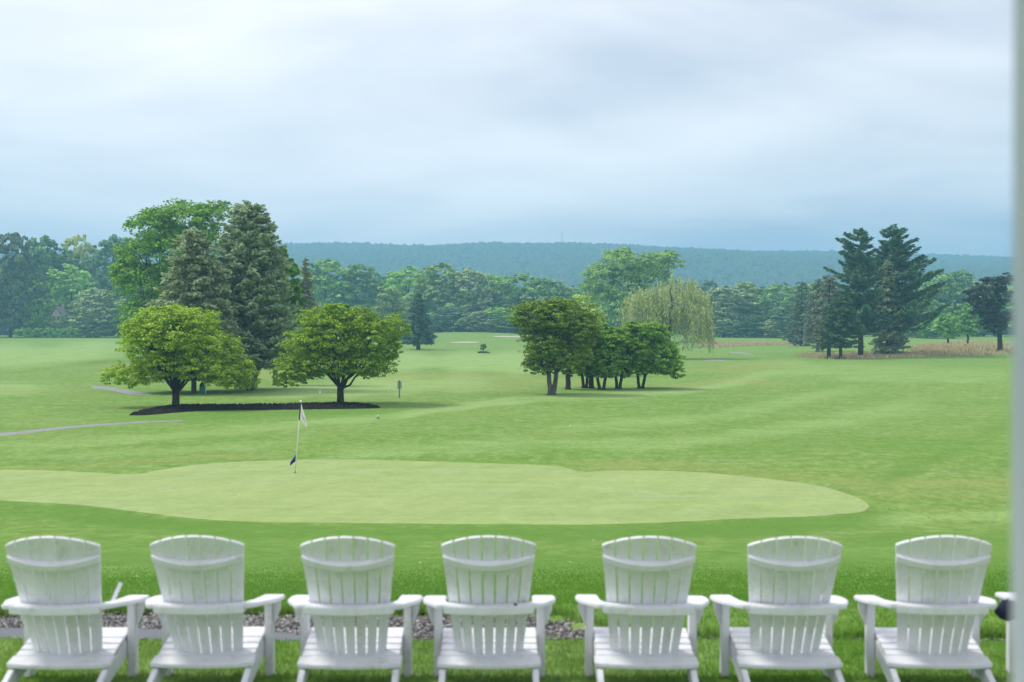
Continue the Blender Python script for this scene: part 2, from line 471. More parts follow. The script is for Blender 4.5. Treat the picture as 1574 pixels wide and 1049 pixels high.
def sheet(name, mat, upper, lower, off, n=120, rows=14, kind="structure", rough=0.0, seed=0, px=True, arch=0.0, edge=0.0):
    """a piece of ground between a far and a near outline, draped on the terrain"""
    rg = np.random.default_rng(seed)
    if px:
        up = catmull([G(*q)[:2] for q in upper], n); lo = catmull([G(*q)[:2] for q in lower], n)
    else:
        up = catmull(upper, n); lo = catmull(lower, n)
    if edge:
        up = up + np.stack([np.zeros(n), rg.normal(0, edge, n)], -1); lo = lo + np.stack([np.zeros(n), rg.normal(0, edge, n)], -1)
    t = np.linspace(0, 1, rows + 1)[:, None, None]
    XY = lo[None] * (1 - t) + up[None] * t
    Z = terrain(XY[..., 0], XY[..., 1]) + off
    if arch: Z = Z + arch * np.minimum(1, 4 * (t[..., 0] * (1 - t[..., 0]))) * (np.sin(np.pi * np.linspace(0, 1, n)) ** 0.5)[None] - 0.03 * (np.abs(np.linspace(-1, 1, n)) > 0.985)[None]
    if px and not arch:
        sk = off + 0.03
        Z[0] -= sk; Z[-1] -= sk; Z[1:-1, 0] -= sk; Z[1:-1, -1] -= sk
    if rough: Z = Z + rg.normal(0, rough, Z.shape) * (4 * t[..., 0] * (1 - t[..., 0]) + 0.15)
    V = np.concatenate([XY, Z[..., None]], -1).reshape(-1, 3)
    ii = (np.arange(rows)[:, None] * n + np.arange(n - 1)[None, :])
    idx = np.stack([ii, ii + 1, ii + n + 1, ii + n], -1)
    o = link(name, mesh_np(name, V, 4, idx, smooth=not rough), mat)
    tag(o, kind=kind)
    return o

green_up = [(-330, 735), (-200, 724), (-60, 722), (60, 722), (150, 726), (205, 728), (245, 721), (300, 713), (370, 708), (455, 705), (560, 705), (700, 709), (800, 712), (862, 716), (890, 724), (940, 722), (1000, 722), (1060, 724), (1150, 732), (1250, 745), (1310, 762), (1335, 776)]
green_lo = [(-330, 740), (-240, 752), (-100, 762), (0, 771), (120, 778), (220, 790), (300, 800), (400, 805), (500, 806), (600, 807), (700, 808), (780, 808), (880, 809), (940, 808), (1000, 806), (1080, 803), (1150, 800), (1200, 798), (1250, 796), (1290, 792), (1325, 788), (1338, 780)]
sheet("putting_green", M_green, green_up, green_lo, 0.014, 220, 26)

# paths of the course
sheet("cart_path", M_cart, [(-120, 671), (0, 664.5), (100, 655), (200, 648.5), (285, 645.5)], [(-120, 680), (0, 672), (100, 660.5), (200, 652), (285, 647.5)], 0.015, 60, 4)
sheet("cart_path", M_cart, [(140, 592), (168, 594), (200, 599), (235, 605)], [(140, 598), (168, 601), (200, 608), (235, 608.5)], 0.02, 40, 4)
sheet("cart_path", M_cart, [(1082, 553.5), (1100, 552), (1118, 553.5)], [(1082, 555), (1100, 555.6), (1118, 554.8)], 0.03, 20, 4)
sheet("cart_path", M_cart, [(1122, 541.5), (1138, 541.5), (1160, 546)], [(1122, 543), (1138, 544), (1160, 547)], 0.03, 20, 4)
sheet("sand_bunker", M_sand, [(692, 526), (715, 525), (736, 526)], [(692, 527), (715, 527.4), (736, 526.8)], 0.05, 24, 4)
sheet("sand_bunker", M_sand, [(758, 517), (778, 516.6), (800, 517)], [(758, 518), (778, 518.5), (800, 518.5)], 0.06, 24, 4)
# mulch bed under the two front trees
bed_up = [(200, 637), (225, 631), (262, 624), (300, 623.5), (340, 624.5), (380, 625), (420, 624.5), (460, 623), (500, 621), (530, 619.5), (560, 622), (584, 626.5)]
bed_lo = [(200, 639), (225, 638.5), (262, 635.5), (300, 632.5), (340, 631.5), (380, 631), (420, 630.5), (460, 630), (500, 629.5), (530, 629), (560, 628.5), (584, 627.5)]
sheet("mulch_bed", M_mulch, bed_up, bed_lo, 0.03, 300, 14, rough=0.045, seed=4, arch=0.20, edge=0.10)

# path in front of the chairs
xs = np.linspace(-7, 7, 90)
ap = [(x, min(near_edge(x) + 0.60 - 0.54 * sstep(-2.1, -0.5, x), far_edge(x) - 0.03)) for x in xs]
sheet("asphalt_path", M_asphalt, ap, [(x, near_edge(x) + 0.02) for x in xs], 0.006, 240, 6, px=False)
sheet("path_soil", M_soil, [(x, far_edge(x) + 0.01) for x in xs], [(x, near_edge(x) - 0.01) for x in xs], 0.003, 240, 8, px=False)

# gravel: little stones, far too many to count
def stones():
    rg = np.random.default_rng(21)
    n = 11000
    x = rg.uniform(-5.5, 5.5, n); t = rg.uniform(0, 1, n)
    lo = near_edge(x) + 0.56 - 0.52 * sstep(-2.1, -0.5, x); hi = far_edge(x) + 0.03
    y = lo + (hi - lo) * t
    keep = (hi > lo + 0.02) & (rg.uniform(0, 1, n) < np.clip((hi - lo) / 0.5, 0.12, 1))
    # strays on the near edge of the asphalt
    ns = 900
    x2 = rg.uniform(-5.5, 5.5, ns); y2 = near_edge(x2) + rg.normal(0.0, 0.025, ns)
    x = np.concatenate([x[keep], x2]); y = np.concatenate([y[keep], y2]); n = len(x)
    z = terrain(x, y) + 0.008
    base = np.array([(1, 0, 0), (-1, 0, 0), (0, 1, 0), (0, -1, 0), (0, 0, 1), (0, 0, -1)], float)
    s = rg.uniform(0.008, 0.021, (n, 1, 1)) * rg.uniform(0.6, 1.3, (n, 6, 1))
    V = base[None] * s * np.array([1.2, 1, 0.75]) + rg.normal(0, 0.002, (n, 6, 3))
    a = rg.uniform(0, 6.28, n); c, sn = np.cos(a)[:, None], np.sin(a)[:, None]
    V = np.stack([V[..., 0] * c - V[..., 1] * sn, V[..., 0] * sn + V[..., 1] * c, V[..., 2]], -1)
    V += np.stack([x, y, z], -1)[:, None, :]
    f = np.array([(0, 2, 4), (2, 1, 4), (1, 3, 4), (3, 0, 4), (2, 0, 5), (1, 2, 5), (3, 1, 5), (0, 3, 5)])
    idx = (np.arange(n)[:, None, None] * 6 + f[None])
    o = link("gravel", mesh_np("gravel", V, 3, idx, np.repeat(rg.uniform(0, 1, n), 6)), M_stone)
    tag(o, "grey crushed gravel along the edge of the path", "gravel", kind="stuff")
stones()

# lawn blades near the chairs
def blades(name, pts, h, w, seed, mat, label, cat="grass", lean=0.5, rnd=True):
    rg = np.random.default_rng(seed)
    n = len(pts)
    a = rg.uniform(0, 6.283, n); hh = h * rg.uniform(0.55, 1.25, n) * (1 - 0.85 * sstep(11.5, 21, pts[:, 1]) if pts[:, 1].max() < 60 else 1); ww = w * rg.uniform(0.7, 1.3, n) * (np.clip(pts[:, 1] / 12, 1, 1.25) if pts[:, 1].max() < 60 else 1)
    side = np.stack([np.cos(a), np.sin(a), np.zeros(n)], -1) * ww[:, None] * 0.5
    b = rg.uniform(0, 6.283, n); ln = hh * lean * rg.uniform(0.1, 1.0, n)
    tipd = np.stack([np.cos(b) * ln, np.sin(b) * ln, hh], -1)
    V = np.empty((n, 5, 3))
    V[:, 0] = pts - side; V[:, 1] = pts + side
    midp = pts + tipd * np.array([0.35, 0.35, 0.6])
    V[:, 2] = midp + side * 0.75; V[:, 3] = midp - side * 0.75
    V[:, 4] = pts + tipd
    k = np.arange(n)[:, None] * 5
    idx = np.concatenate([(k + np.array([0, 1, 2])), (k + np.array([0, 2, 3])), (k + np.array([3, 2, 4]))], 1)
    me = mesh_np(name, V, 3, idx, np.repeat(rg.uniform(0, 1, n), 5))
    if mat is M_blade: add_tones(me, np.repeat(np.asarray(pts), 5, axis=0))
    o = link(name, me, mat)
    tag(o, label, cat, kind="stuff")
    return o
def scatter(n, y0, y1, seed, pad=0.9, power=1.0):
    rg = np.random.default_rng(seed)
    y = y0 + (y1 - y0) * rg.uniform(0, 1, n) ** power
    x = rg.uniform(-1, 1, n) * (0.362 * y + pad)
    return x, y
x, y = scatter(64000, 7.6, 9.80, 31)
k = y < near_edge(x) + np.random.default_rng(1).normal(0, 0.015, len(x))
x, y = x[k], y[k]
blades("lawn_grass", np.stack([x, y, terrain(x, y)], -1), 0.030, 0.006, 32, M_blade, "short green lawn grass under the row of white chairs")
x, y = scatter(190000, 9.6, 22.5, 33, power=1.15)
k = (np.random.default_rng(3).uniform(0, 1, len(x)) < 1 - sstep(12.5, 22, y)) & (y > far_edge(x) + 0.02 + np.random.default_rng(2).normal(0, 0.015, len(x)))
x, y = x[k], y[k]
hh = blades("lawn_grass", np.stack([x, y, terrain(x, y)], -1), 0.024, 0.008, 34, M_blade, "mown green lawn grass sloping from the path to the putting green")
# tufts hanging over the lawn's cut edge beside the path
rg = np.random.default_rng(35)
x = rg.uniform(-5, 5, 9000); y = far_edge(x) + 0.02 + np.abs(rg.normal(0, 0.06, 9000))
blades("edge_grass", np.stack([x, y, terrain(x, y)], -1), 0.06, 0.008, 36, M_blade, "ragged taller grass along the cut lawn edge by the gravel", lean=0.9)

# ------------------------------------------------------------------ ridge far behind, with its forest
def ridge_h(x, y):
    # crest height as seen: follows the outline of the ridge in the photograph
    cx = np.array([-2600, -1500, -860, -380, -230, -60, 30, 90, 200, 350, 520, 700, 790, 860, 1000, 1500, 2600], float)
    ch = np.array([60, 90, 118, 134, 135.5, 131, 128, 133, 131, 127, 121, 113, 114, 106, 92, 70, 50], float)
    hc = 0.935 * np.interp(x, cx, ch) + 2.0 * np.sin(x / 88 + 0.7) + 1.3 * np.sin(x / 37 + 2)
    t = np.clip((y - 1150) / (2350 - 1150), 0, 1)
    back = np.clip((y - 2350) / 400, 0, 1)
    prof = 1 - (1 - t) ** 1.5
    z = hc * prof * (1 - 0.55 * back)
    return z + 5.0 * np.sin(x / 170 + y / 260) * t * (1 - t) * 4 + 3.0 * np.sin(x / 71 - y / 120) * t * (1 - t) * 4 - 2
rx = np.arange(-2500, 2501, 25.0); ry = np.arange(1120, 2760, 25.0)
XX, YY = np.meshgrid(rx, ry)
V = np.stack([XX, YY, ridge_h(XX, YY)], -1).reshape(-1, 3)
nx, ny = len(rx), len(ry)
ii = (np.arange(ny - 1)[:, None] * nx + np.arange(nx - 1)[None, :])
hill = link("hill", mesh_np("hill", V, 4, np.stack([ii, ii + 1, ii + nx + 1, ii + nx], -1), smooth=True), M_ridgeground)
tag(hill, kind="structure")

def unit_blob():
    bm = bmesh.new()
    bmesh.ops.create_icosphere(bm, subdivisions=1, radius=1.0)
    V = np.array([v.co for v in bm.verts]); F = np.array([[v.index for v in f.verts] for f in bm.faces])
    bm.free()
    return V, F
BLOB = unit_blob()

def ridge_forest():
    rg = np.random.default_rng(8)
    n = 42000
    y = rg.uniform(1250, 2420, n)
    x = rg.uniform(-1, 1, n) * (y * 0.40 + 30)
    crest = 900
    xc = rg.uniform(-1000, 1000, crest); yc = rg.uniform(2300, 2380, crest)
    x = np.concatenate([x, xc]); y = np.concatenate([y, yc]); n = len(x)
    z = ridge_h(x, y)
    s = rg.uniform(3.2, 6.2, n); s[-crest:] *= rg.uniform(0.8, 1.5, crest)
    # 12-vertex bumpy crowns
    bV, bF = BLOB
    V = bV[None] * (s[:, None] * np.ones(3) * np.array([1, 1, 1.05]))[:, None, :]
    V = V * (1 + rg.normal(0, 0.13, (n, len(bV), 1)))
    V += np.stack([x, y, z + 2.0 + s * 0.35], -1)[:, None, :]
    idx = np.arange(n)[:, None, None] * len(bV) + bF[None]
    o = link("ridge_forest", mesh_np("ridge_forest", V, 3, idx, np.repeat(np.clip(rg.normal(0.5, 0.25, n), 0, 1), len(bV))), M_ridge)
    tag(o, "unbroken blue green forest covering the far ridge", "forest", kind="stuff")
ridge_forest()

# ------------------------------------------------------------------ trees
class Tubes:
    def __init__(self): self.V, self.F = [], []
    def add(self, pts, rads, seg=7):
        pts = np.asarray(pts, float); base = len(self.V)
        n = len(pts)
        tan = np.gradient(pts, axis=0)
        tan /= np.maximum(np.linalg.norm(tan, axis=1, keepdims=True), 1e-9)
        for i in range(n):
            t = tan[i]
            a = np.cross(t, (0.0, 0.0, 1.0) if abs(t[2]) < 0.9 else (1.0, 0.0, 0.0)); a /= np.linalg.norm(a)
            b = np.cross(t, a)
            for j in range(seg):
                q = 2 * math.pi * j / seg
                self.V.append(pts[i] + rads[i] * (math.cos(q) * a + math.sin(q) * b))
        for i in range(n - 1):
            for j in range(seg):
                k = (j + 1) % seg
                self.F.append((base + i * seg + j, base + i * seg + k, base + (i + 1) * seg + k, base + (i + 1) * seg + j))
        self.F.append(tuple(base + j for j in range(seg))[::-1])
        self.F.append(tuple(base + (n - 1) * seg + j for j in range(seg)))
    def mesh(self, name): return mesh_py(name, self.V, self.F, True)

def curve(a, b, sag, n, rg, wob):
    a = np.asarray(a, float); b = np.asarray(b, float)
    t = np.linspace(0, 1, n)[:, None]
    p = a + (b - a) * t
    p[:, 2] += sag * 4 * t[:, 0] * (1 - t[:, 0])
    L = np.linalg.norm(b - a)
    w = rg.normal(0, wob * L, (n, 3)); w[0] = 0; w[-1] = 0
    return p + w

def diamonds(C, Nn, size, rg, aspect=0.6, direction=None, fold=0.0):
    """leaf-shaped quads at centres C with normals Nn"""
    n = len(C)
    Nn = Nn / np.maximum(np.linalg.norm(Nn, axis=1, keepdims=True), 1e-9)
    d = rg.normal(0, 1, (n, 3)) if direction is None else direction
    d = d - Nn * np.sum(d * Nn, 1, keepdims=True)
    d /= np.maximum(np.linalg.norm(d, axis=1, keepdims=True), 1e-9)
    s = np.cross(Nn, d)
    L = (size * rg.uniform(0.65, 1.35, n))[:, None]
    V = np.empty((n, 4, 3))
    V[:, 0] = C - d * L * 0.5
    V[:, 1] = C + s * L * aspect * 0.5 + d * L * 0.06
    V[:, 2] = C + d * L * 0.5
    V[:, 3] = C - s * L * aspect * 0.5 + d * L * 0.06
    return V

def leaf_cloud(lobes, n, size, rg, clump=0.24, flat=0.5, up=0.55, per=26, inner=0.12, rise=0.15):
    """leaves gathered in flattened clumps on the outer part of a set of ellipsoid lobes"""
    C0 = np.array([l[0] for l in lobes], float); R0 = np.array([l[1] for l in lobes], float)
    wgt = (R0[:, 0] * R0[:, 1] + R0[:, 0] * R0[:, 2] + R0[:, 1] * R0[:, 2]); wgt = wgt / wgt.sum()
    nc = max(8, n // per)
    got_c, got_r, got_n = [], [], []
    tries = 0
    while sum(len(q) for q in got_c) < nc and tries < 12:
        tries += 1
        m = nc
        li = rg.choice(len(lobes), m, p=wgt)
        d = rg.normal(0, 1, (m, 3)); d[:, 2] += rise; d /= np.linalg.norm(d, axis=1, keepdims=True)
        rr = rg.uniform(0.0, 1.0, m) ** 0.35 * 0.97
        rr = np.maximum(rr, np.where(rg.uniform(0, 1, m) < inner, 0.2, 0.62))
        c = C0[li] + d * R0[li] * rr[:, None]
        q = ((c[:, None] - C0[None]) / R0[None]); q = np.sum(q * q, -1)
        q[np.arange(m), li] = 9
        ok = (q.min(1) > 0.30) | (rg.uniform(0, 1, m) < inner)
        got_c.append(c[ok]); got_n.append((d / R0[li] * R0[li].mean(1, keepdims=True))[ok]); got_r.append(R0[li][ok].mean(1))
    c = np.concatenate(got_c)[:nc]; nn = np.concatenate(got_n)[:nc]; rm = np.concatenate(got_r)[:nc]
    nc = len(c)
    tone = rg.uniform(0, 1, nc)
    k = np.repeat(np.arange(nc), per)
    m = len(k)
    cr = (rm * clump * rg.uniform(0.7, 1.35, nc))[k]
    dd = rg.normal(0, 1, (m, 3)); dd /= np.linalg.norm(dd, axis=1, keepdims=True)
    dd *= rg.uniform(0.15, 1, m)[:, None] ** 0.5
    off = dd * cr[:, None] * np.array([1, 1, flat])
    pos = c[k] + off
    Nn = rg.normal(0, 1, (m, 3)) * 0.55 + dd * 0.35 + nn[k] * 0.45
    Nn[:, 2] += up
    V = diamonds(pos, Nn, size, rg)
    r = np.clip(0.55 * tone[k] + 0.45 * rg.uniform(0, 1, m), 0, 1)
    return V, r, c

def crown_mesh(name, V, r):
    n = len(V)
    return mesh_np(name, V, 4, np.arange(n * 4), np.repeat(r, 4))

def broadleaf(name, base, lobes_px, d, n, size, color, label, cat="tree", group=None, trunk=(0.2, 0.12), fork=0.28, bark=None, seed=0,
              depth=0.42, clump=0.24, flat=0.5, up=0.55, lean=(0, 0), stems=None, limbs=7, dup=True, rise=0.35, inner=0.10):
    """a tree from its crown's lobes (photo pixels u, v, ru, rv at distance d)"""
    rg = np.random.default_rng(seed + 100)
    base = np.asarray(base, float)
    s = d / FPX
    us = [l[0] for l in lobes_px]; um = 0.5 * (min(l[0] - l[2] for l in lobes_px) + max(l[0] + l[2] for l in lobes_px))
    W = 0.5 * (max(l[0] + l[2] for l in lobes_px) - min(l[0] - l[2] for l in lobes_px)) * s
    lobes = []
    for (u, v, ru, rv) in lobes_px:
        c = P(u, v, d) - base
        rad = np.array([ru * s, 0.5 * (ru * s + 0.5 * W), rv * s])
        lobes.append((c, rad))
        if dup:
            for sg in (-1, 1):
                cu = um + (u - um) * 0.78
                c2 = P(cu + rg.uniform(-6, 6), v + rg.uniform(-3, 6), d) - base
                c2[1] += sg * W * depth * rg.uniform(0.75, 1.15)
                lobes.append((c2, rad * rg.uniform(0.72, 0.9)))
    root = empty(name, tuple(base))
    Vq, r, cl = leaf_cloud(lobes, n, size, rg, clump, flat, up, 26, inner, rise)
    crown = link("crown", crown_mesh(name + "_crown", Vq, r), M_leaf, root)
    crown.color = (*color, 1)
    tb = Tubes()
    top = max(l[0][2] for l in lobes); H = top
    fz = fork * H
    stems = stems or [(0.0, 0.0)]
    for si, (sx0, sy0) in enumerate(stems):
        f = np.array([lean[0] + sx0 * 2.2, lean[1] + sy0 * 2.0, fz])
        b0 = np.array([sx0, sy0, -0.15])
        pts = np.vstack([b0, [sx0, sy0, 0.08], curve((sx0, sy0, 0.15), f, 0, 5, rg, 0.02)])
        k = 1.0 if len(stems) == 1 else 0.62
        tb.add(pts, [trunk[0] * 1.5 * k, trunk[0] * 1.22 * k] + list(np.linspace(trunk[0], trunk[1], 5) * k), 9)
        mine = [l for i, l in enumerate(lobes) if len(stems) == 1 or i % len(stems) == si]
        mine = sorted(mine, key=lambda l: -l[1][0])[:limbs]
        for c, rad in mine:
            end = c + np.array([0, 0, rad[2] * 0.25])
            pts = curve(f - np.array([0, 0, rg.uniform(0, 0.25) * fz]), end, -0.04 * H * rg.uniform(-0.3, 1), 7, rg, 0.025)
            tb.add(pts, np.linspace(trunk[1] * 0.48 * k, trunk[1] * 0.10, 7), 6)
            dist = np.linalg.norm((cl - c) / rad, axis=1)
            near = np.where(dist < 1.0)[0]
            for q in rg.choice(near, min(7, len(near)), replace=False) if len(near) else []:
                st = pts[rg.integers(3, 7)]
                tb.add(curve(st, cl[q], 0, 4, rg, 0.04), np.linspace(trunk[1] * 0.2, trunk[1] * 0.05, 4), 4)
    link("trunk", tb.mesh(name + "_trunk"), bark or M_bark, root)
    tag(root, label, cat, group)
    return root

def conifer(name, base, H, Rmax, color, label, seed=0, prof=None, z0=0.12, whorls=26, per=6, spray=0.5, droop=0.28, upturn=0.12, dens=1.0,
            bark=None, trunk=0.2, jitter=0.25, group=None, cat="tree", aspect=0.42, side=0.55, hang=0.0, asym=None):
    rg = np.random.default_rng(seed + 500)
    root = empty(name, tuple(base))
    tb = Tubes()
    tw = np.array([(0, 0, -0.2)] + [(rg.normal(0, 0.006 * H) * t, rg.normal(0, 0.006 * H) * t, H * t) for t in np.linspace(0, 0.985, 9)])
    tw[1] = (0, 0, 0)
    tb.add(tw, [trunk * 1.25] + list(trunk * (1 - 0.93 * np.linspace(0, 1, 9) ** 1.1)), 8)
    prof = prof or (lambda t: (1 - t) ** 0.85)
    Cs, Ns, Ds, Ts = [], [], [], []
    for w in range(whorls):
        t = z0 + (0.985 - z0) * ((w + rg.uniform(-0.3, 0.3)) / whorls)
        t = min(max(t, z0), 0.99)
        zc = t * H
        a0 = rg.uniform(0, 6.283)
        R_ = Rmax * max(prof((t - z0) / (1 - z0)), 0.03)
        pp = max(3, int(per * (0.6 + 0.4 * R_ / Rmax)))
        for b in range(pp):
            a = a0 + 6.283 * b / pp + rg.uniform(-jitter, jitter)
            Lb = R_ * rg.uniform(1 - jitter * 1.3, 1 + jitter * 0.5)
            if asym: Lb *= asym(a, t)
            if Lb < 0.08: Lb = 0.08
            dirv = np.array([math.cos(a), math.sin(a), 0.0])
            dr = droop * rg.uniform(0.6, 1.3)
            def pt(s): return np.array([0, 0, zc]) + dirv * s * Lb + np.array([0, 0, 1.0]) * (-dr * s * Lb + upturn * s * s * Lb)
            zoff = rg.uniform(-0.018, 0.018) * H
            if Lb > 0.35 * Rmax * 0.5:
                ss = np.linspace(0, 0.95, 4)
                tb.add([pt(s) + np.array([0, 0, zoff]) for s in ss], np.linspace(trunk * 0.2 * (1 - 0.7 * t), 0.015, 4), 4)
            m = max(3, int(dens * Lb / (spray * 0.2)))
            s = rg.uniform(0.12, 1.0, m) ** 0.75
            base_p = np.array([0, 0, zc + zoff]) + dirv * (s * Lb)[:, None] + np.array([0, 0, 1.0]) * ((-dr * s + upturn * s * s) * Lb)[:, None]
            sd = np.array([-dirv[1], dirv[0], 0.0])
            wid = side * 0.42 * Lb * (1.08 - s) + 0.12 * spray
            lat = rg.uniform(-1, 1, m)
            p_ = base_p + sd * (lat * wid)[:, None] + rg.normal(0, 0.10 * spray, (m, 3))
            p_[:, 2] -= np.abs(lat) * wid * 0.25 + hang * rg.uniform(0, 1, m) * spray
            dd = dirv[None] * 1.0 + sd[None] * (np.sign(lat) * rg.uniform(0.3, 1.1, m))[:, None]
            dd[:, 2] += upturn * 1.2 - dr * 0.7 + rg.normal(0, 0.25, m) - hang
            nn = rg.normal(0, 0.5, (m, 3)); nn[:, 2] += 0.9
            Cs.append(p_); Ds.append(dd); Ns.append(nn); Ts.append(np.full(m, rg.uniform(0, 1)))
    C = np.concatenate(Cs); D = np.concatenate(Ds); Nn = np.concatenate(Ns); T = np.concatenate(Ts)
    V = diamonds(C, Nn, spray, rg, aspect, D)
    crown = link("crown", crown_mesh(name + "_crown", V, np.clip(0.5 * T + 0.5 * rg.uniform(0, 1, len(T)), 0, 1)), M_needle, root)
    crown.color = (*color, 1)
    link("trunk", tb.mesh(name + "_trunk"), bark or M_bark, root)
    tag(root, label, cat, group)
    return root

def conifer_px(name, u, vbase, vtop, half, color, label, **kw):
    b = G(u, vbase)
    d = b[1]
    ztop = P(u, vtop, d)[2]
    return conifer(name, b, ztop - b[2], half * d / FPX, color, label, **kw)

OLIVE = (0.142, 0.212, 0.019)
# --- the two spreading trees on the mulch bed
bA, bB = G(270, 627), G(523, 622)
broadleaf("spreading_tree", bA, [(275, 512, 66, 38), (222, 533, 46, 30), (330, 537, 44, 32), (192, 574, 32, 20), (250, 556, 54, 26), (312, 566, 48, 27), (364, 570, 32, 28), (176, 580, 18, 14), (268, 478, 22, 12), (385, 580, 14, 18), (242, 490, 38, 20), (300, 492, 44, 20), (206, 508, 22, 18)],
          bA[1], 62000, 0.155, OLIVE, "yellow green spreading tree on the left end of the black mulch bed", seed=1, trunk=(0.24, 0.20), fork=0.17, group="spreading trees on the mulch bed", clump=0.22, flat=0.36, up=0.9, limbs=12)
broadleaf("spreading_tree", bB, [(520, 512, 58, 38), (467, 532, 40, 29), (575, 521, 42, 30), (446, 568, 30, 24), (500, 560, 56, 26), (570, 558, 44, 28), (608, 506, 22, 26), (434, 585, 15, 12), (520, 476, 20, 10), (488, 490, 34, 18), (548, 488, 38, 17), (604, 540, 16, 16)],
          bB[1], 60000, 0.155, (0.110, 0.176, 0.015), "dark green spreading tree on the right end of the black mulch bed", seed=2, trunk=(0.24, 0.20), fork=0.18, group="spreading trees on the mulch bed", clump=0.22, flat=0.36, up=0.9, limbs=12)

# --- grove right of the middle
GRV = "trees of the low grove"
g1 = G(848, 607)
broadleaf("grove_tree", g1, [(815, 490, 38, 30), (858, 488, 44, 32), (838, 530, 44, 28), (895, 505, 28, 34), (830, 560, 30, 16), (880, 545, 30, 26)], g1[1], 36000, 0.18, (0.080, 0.130, 0.015),
          "dark vase shaped tree at the near left end of the grove", group=GRV, seed=11, trunk=(0.30, 0.24), fork=0.30, clump=0.2, flat=0.32, up=1.0, bark=M_barkg, stems=[(-0.1, 0), (0.14, 0.05)], limbs=9)
for i, (u, v, lob, col, lab, st) in enumerate([
    (873, 599, [(880, 500, 30, 30), (885, 545, 28, 24), (878, 566, 24, 13)], (0.085, 0.135, 0.016), "thick dark trunked grove tree just behind the vase shaped one", None),
    (899, 597, [(905, 545, 28, 26), (900, 515, 24, 22), (898, 568, 22, 12)], (0.078, 0.138, 0.018), "slim forked grove tree, third from the left in the grove", [(-0.12, 0), (0.12, 0)]),
    (909, 597, [(928, 520, 24, 24), (918, 555, 22, 20), (916, 569, 20, 11)], (0.090, 0.150, 0.018), "slim single stemmed grove tree beside the forked one", None),
    (925, 599, [(935, 556, 30, 24), (945, 522, 26, 20), (930, 571, 24, 11)], (0.088, 0.160, 0.020), "grove tree in the middle with wide forked stems", [(-0.18, 0), (0.16, 0)]),
    (950, 598, [(968, 536, 32, 30), (975, 510, 28, 16), (956, 569, 24, 12)], (0.092, 0.170, 0.022), "second grove tree from the right end", [(-0.1, 0), (0.16, 0)]),
    (985, 597, [(1008, 545, 42, 30), (998, 515, 36, 20), (1036, 566, 20, 18), (975, 565, 24, 16)], (0.100, 0.185, 0.024), "fresh green grove tree leaning right at the right end", [(-0.14, 0), (0.16, 0)])]):
    b = G(u, v)
    broadleaf("grove_tree", b, lob, b[1], 14000 if len(lob) < 4 else 26000, 0.19, col, lab, group=GRV, seed=20 + i, trunk=(0.21, 0.17), fork=0.33, clump=0.22, flat=0.35, up=0.95, stems=st, limbs=6)
b = ground_at(892, 140)
broadleaf("pale_tree", b, [(893, 472, 26, 20), (878, 492, 24, 22), (912, 492, 20, 24), (895, 520, 30, 30)], 140, 7000, 0.32, (0.17, 0.235, 0.055), "pale yellow green tree top rising behind the grove", seed=31, trunk=(0.2, 0.14))

# --- tall group on the left
b = ground_at(235, 165)
broadleaf("tall_leafy_tree", b, [(285, 335, 52, 28), (335, 332, 34, 24), (240, 350, 40, 30), (225, 395, 48, 38), (262, 385, 50, 40), (212, 440, 46, 42), (235, 490, 55, 40), (310, 380, 50, 40), (190, 420, 24, 22)], 165, 30000, 0.40, (0.085, 0.165, 0.020),
          "tall bright green leafy tree behind the left spreading tree", seed=41, trunk=(0.5, 0.35), fork=0.25, clump=0.30, flat=0.42, up=0.8, limbs=9, rise=0.7, inner=0.04)
D_ = conifer_px("grey_spruce", 298, 604, 343, 100, (0.160, 0.195, 0.118), "grey green spruce with drooping boughs behind the left spreading tree", seed=1, whorls=56, per=9, spray=0.42, droop=0.42, upturn=0.22, z0=0.16, hang=0.35,
           prof=lambda t: 0.95 * (1 - t) ** 0.58, trunk=0.2, bark=M_barkg, dens=2.4, side=0.9, jitter=0.17)
E_ = conifer_px("grey_pine", 384, 600, 306, 98, (0.145, 0.188, 0.116), "tall broad grey green pine, highest conifer on the left", seed=2, whorls=56, per=10, spray=0.45, droop=0.22, upturn=0.28, z0=0.14,
           prof=lambda t: min(1.0, (1 - t) ** 0.48 * 1.02) * (0.8 + 0.2 * t), trunk=0.26, dens=2.6, side=0.95, jitter=0.17)
b = ground_at(423, 116)
broadleaf("leafy_tree", b, [(442, 420, 20, 26), (448, 460, 20, 26), (436, 505, 26, 30), (430, 540, 20, 18), (425, 395, 16, 20)], 116, 8000, 0.36, (0.062, 0.135, 0.018), "bright green tree peeping out right of the tall grey pine", seed=43, trunk=(0.22, 0.16), fork=0.2, bark=M_barkg)
conifer_px("brown_conifer", 470, 560, 392, 36, (0.110, 0.115, 0.070), "thin brownish conifer right of the tall left group", seed=3, whorls=26, per=9, spray=0.6, droop=0.35, upturn=0.1, z0=0.08, dens=2.8)
b = ground_at(388, 108)
broadleaf("weeping_shrub", b, [(388, 568, 11, 24), (386, 590, 12, 14)], 108, 2200, 0.24, (0.16, 0.215, 0.06), "pale weeping shrub beside the left spreading tree's right edge", cat="shrub", seed=44, trunk=(0.06, 0.04), flat=1.6, up=0.2)

# --- cottonwood and willow right of the middle
b = ground_at(960, 330)
broadleaf("cottonwood", b, [(950, 405, 30, 26), (925, 430, 30, 28), (965, 440, 40, 34), (1000, 408, 26, 20), (1030, 402, 22, 18), (1005, 430, 30, 24), (935, 470, 44, 34), (905, 445, 16, 22), (985, 475, 40, 36)], 330, 24000, 0.68, (0.115, 0.190, 0.048),
          "tall fresh green tree with two humps behind the willow", seed=51, trunk=(0.6, 0.4), fork=0.22, clump=0.30, flat=0.45, up=0.7, rise=0.7, inner=0.04)

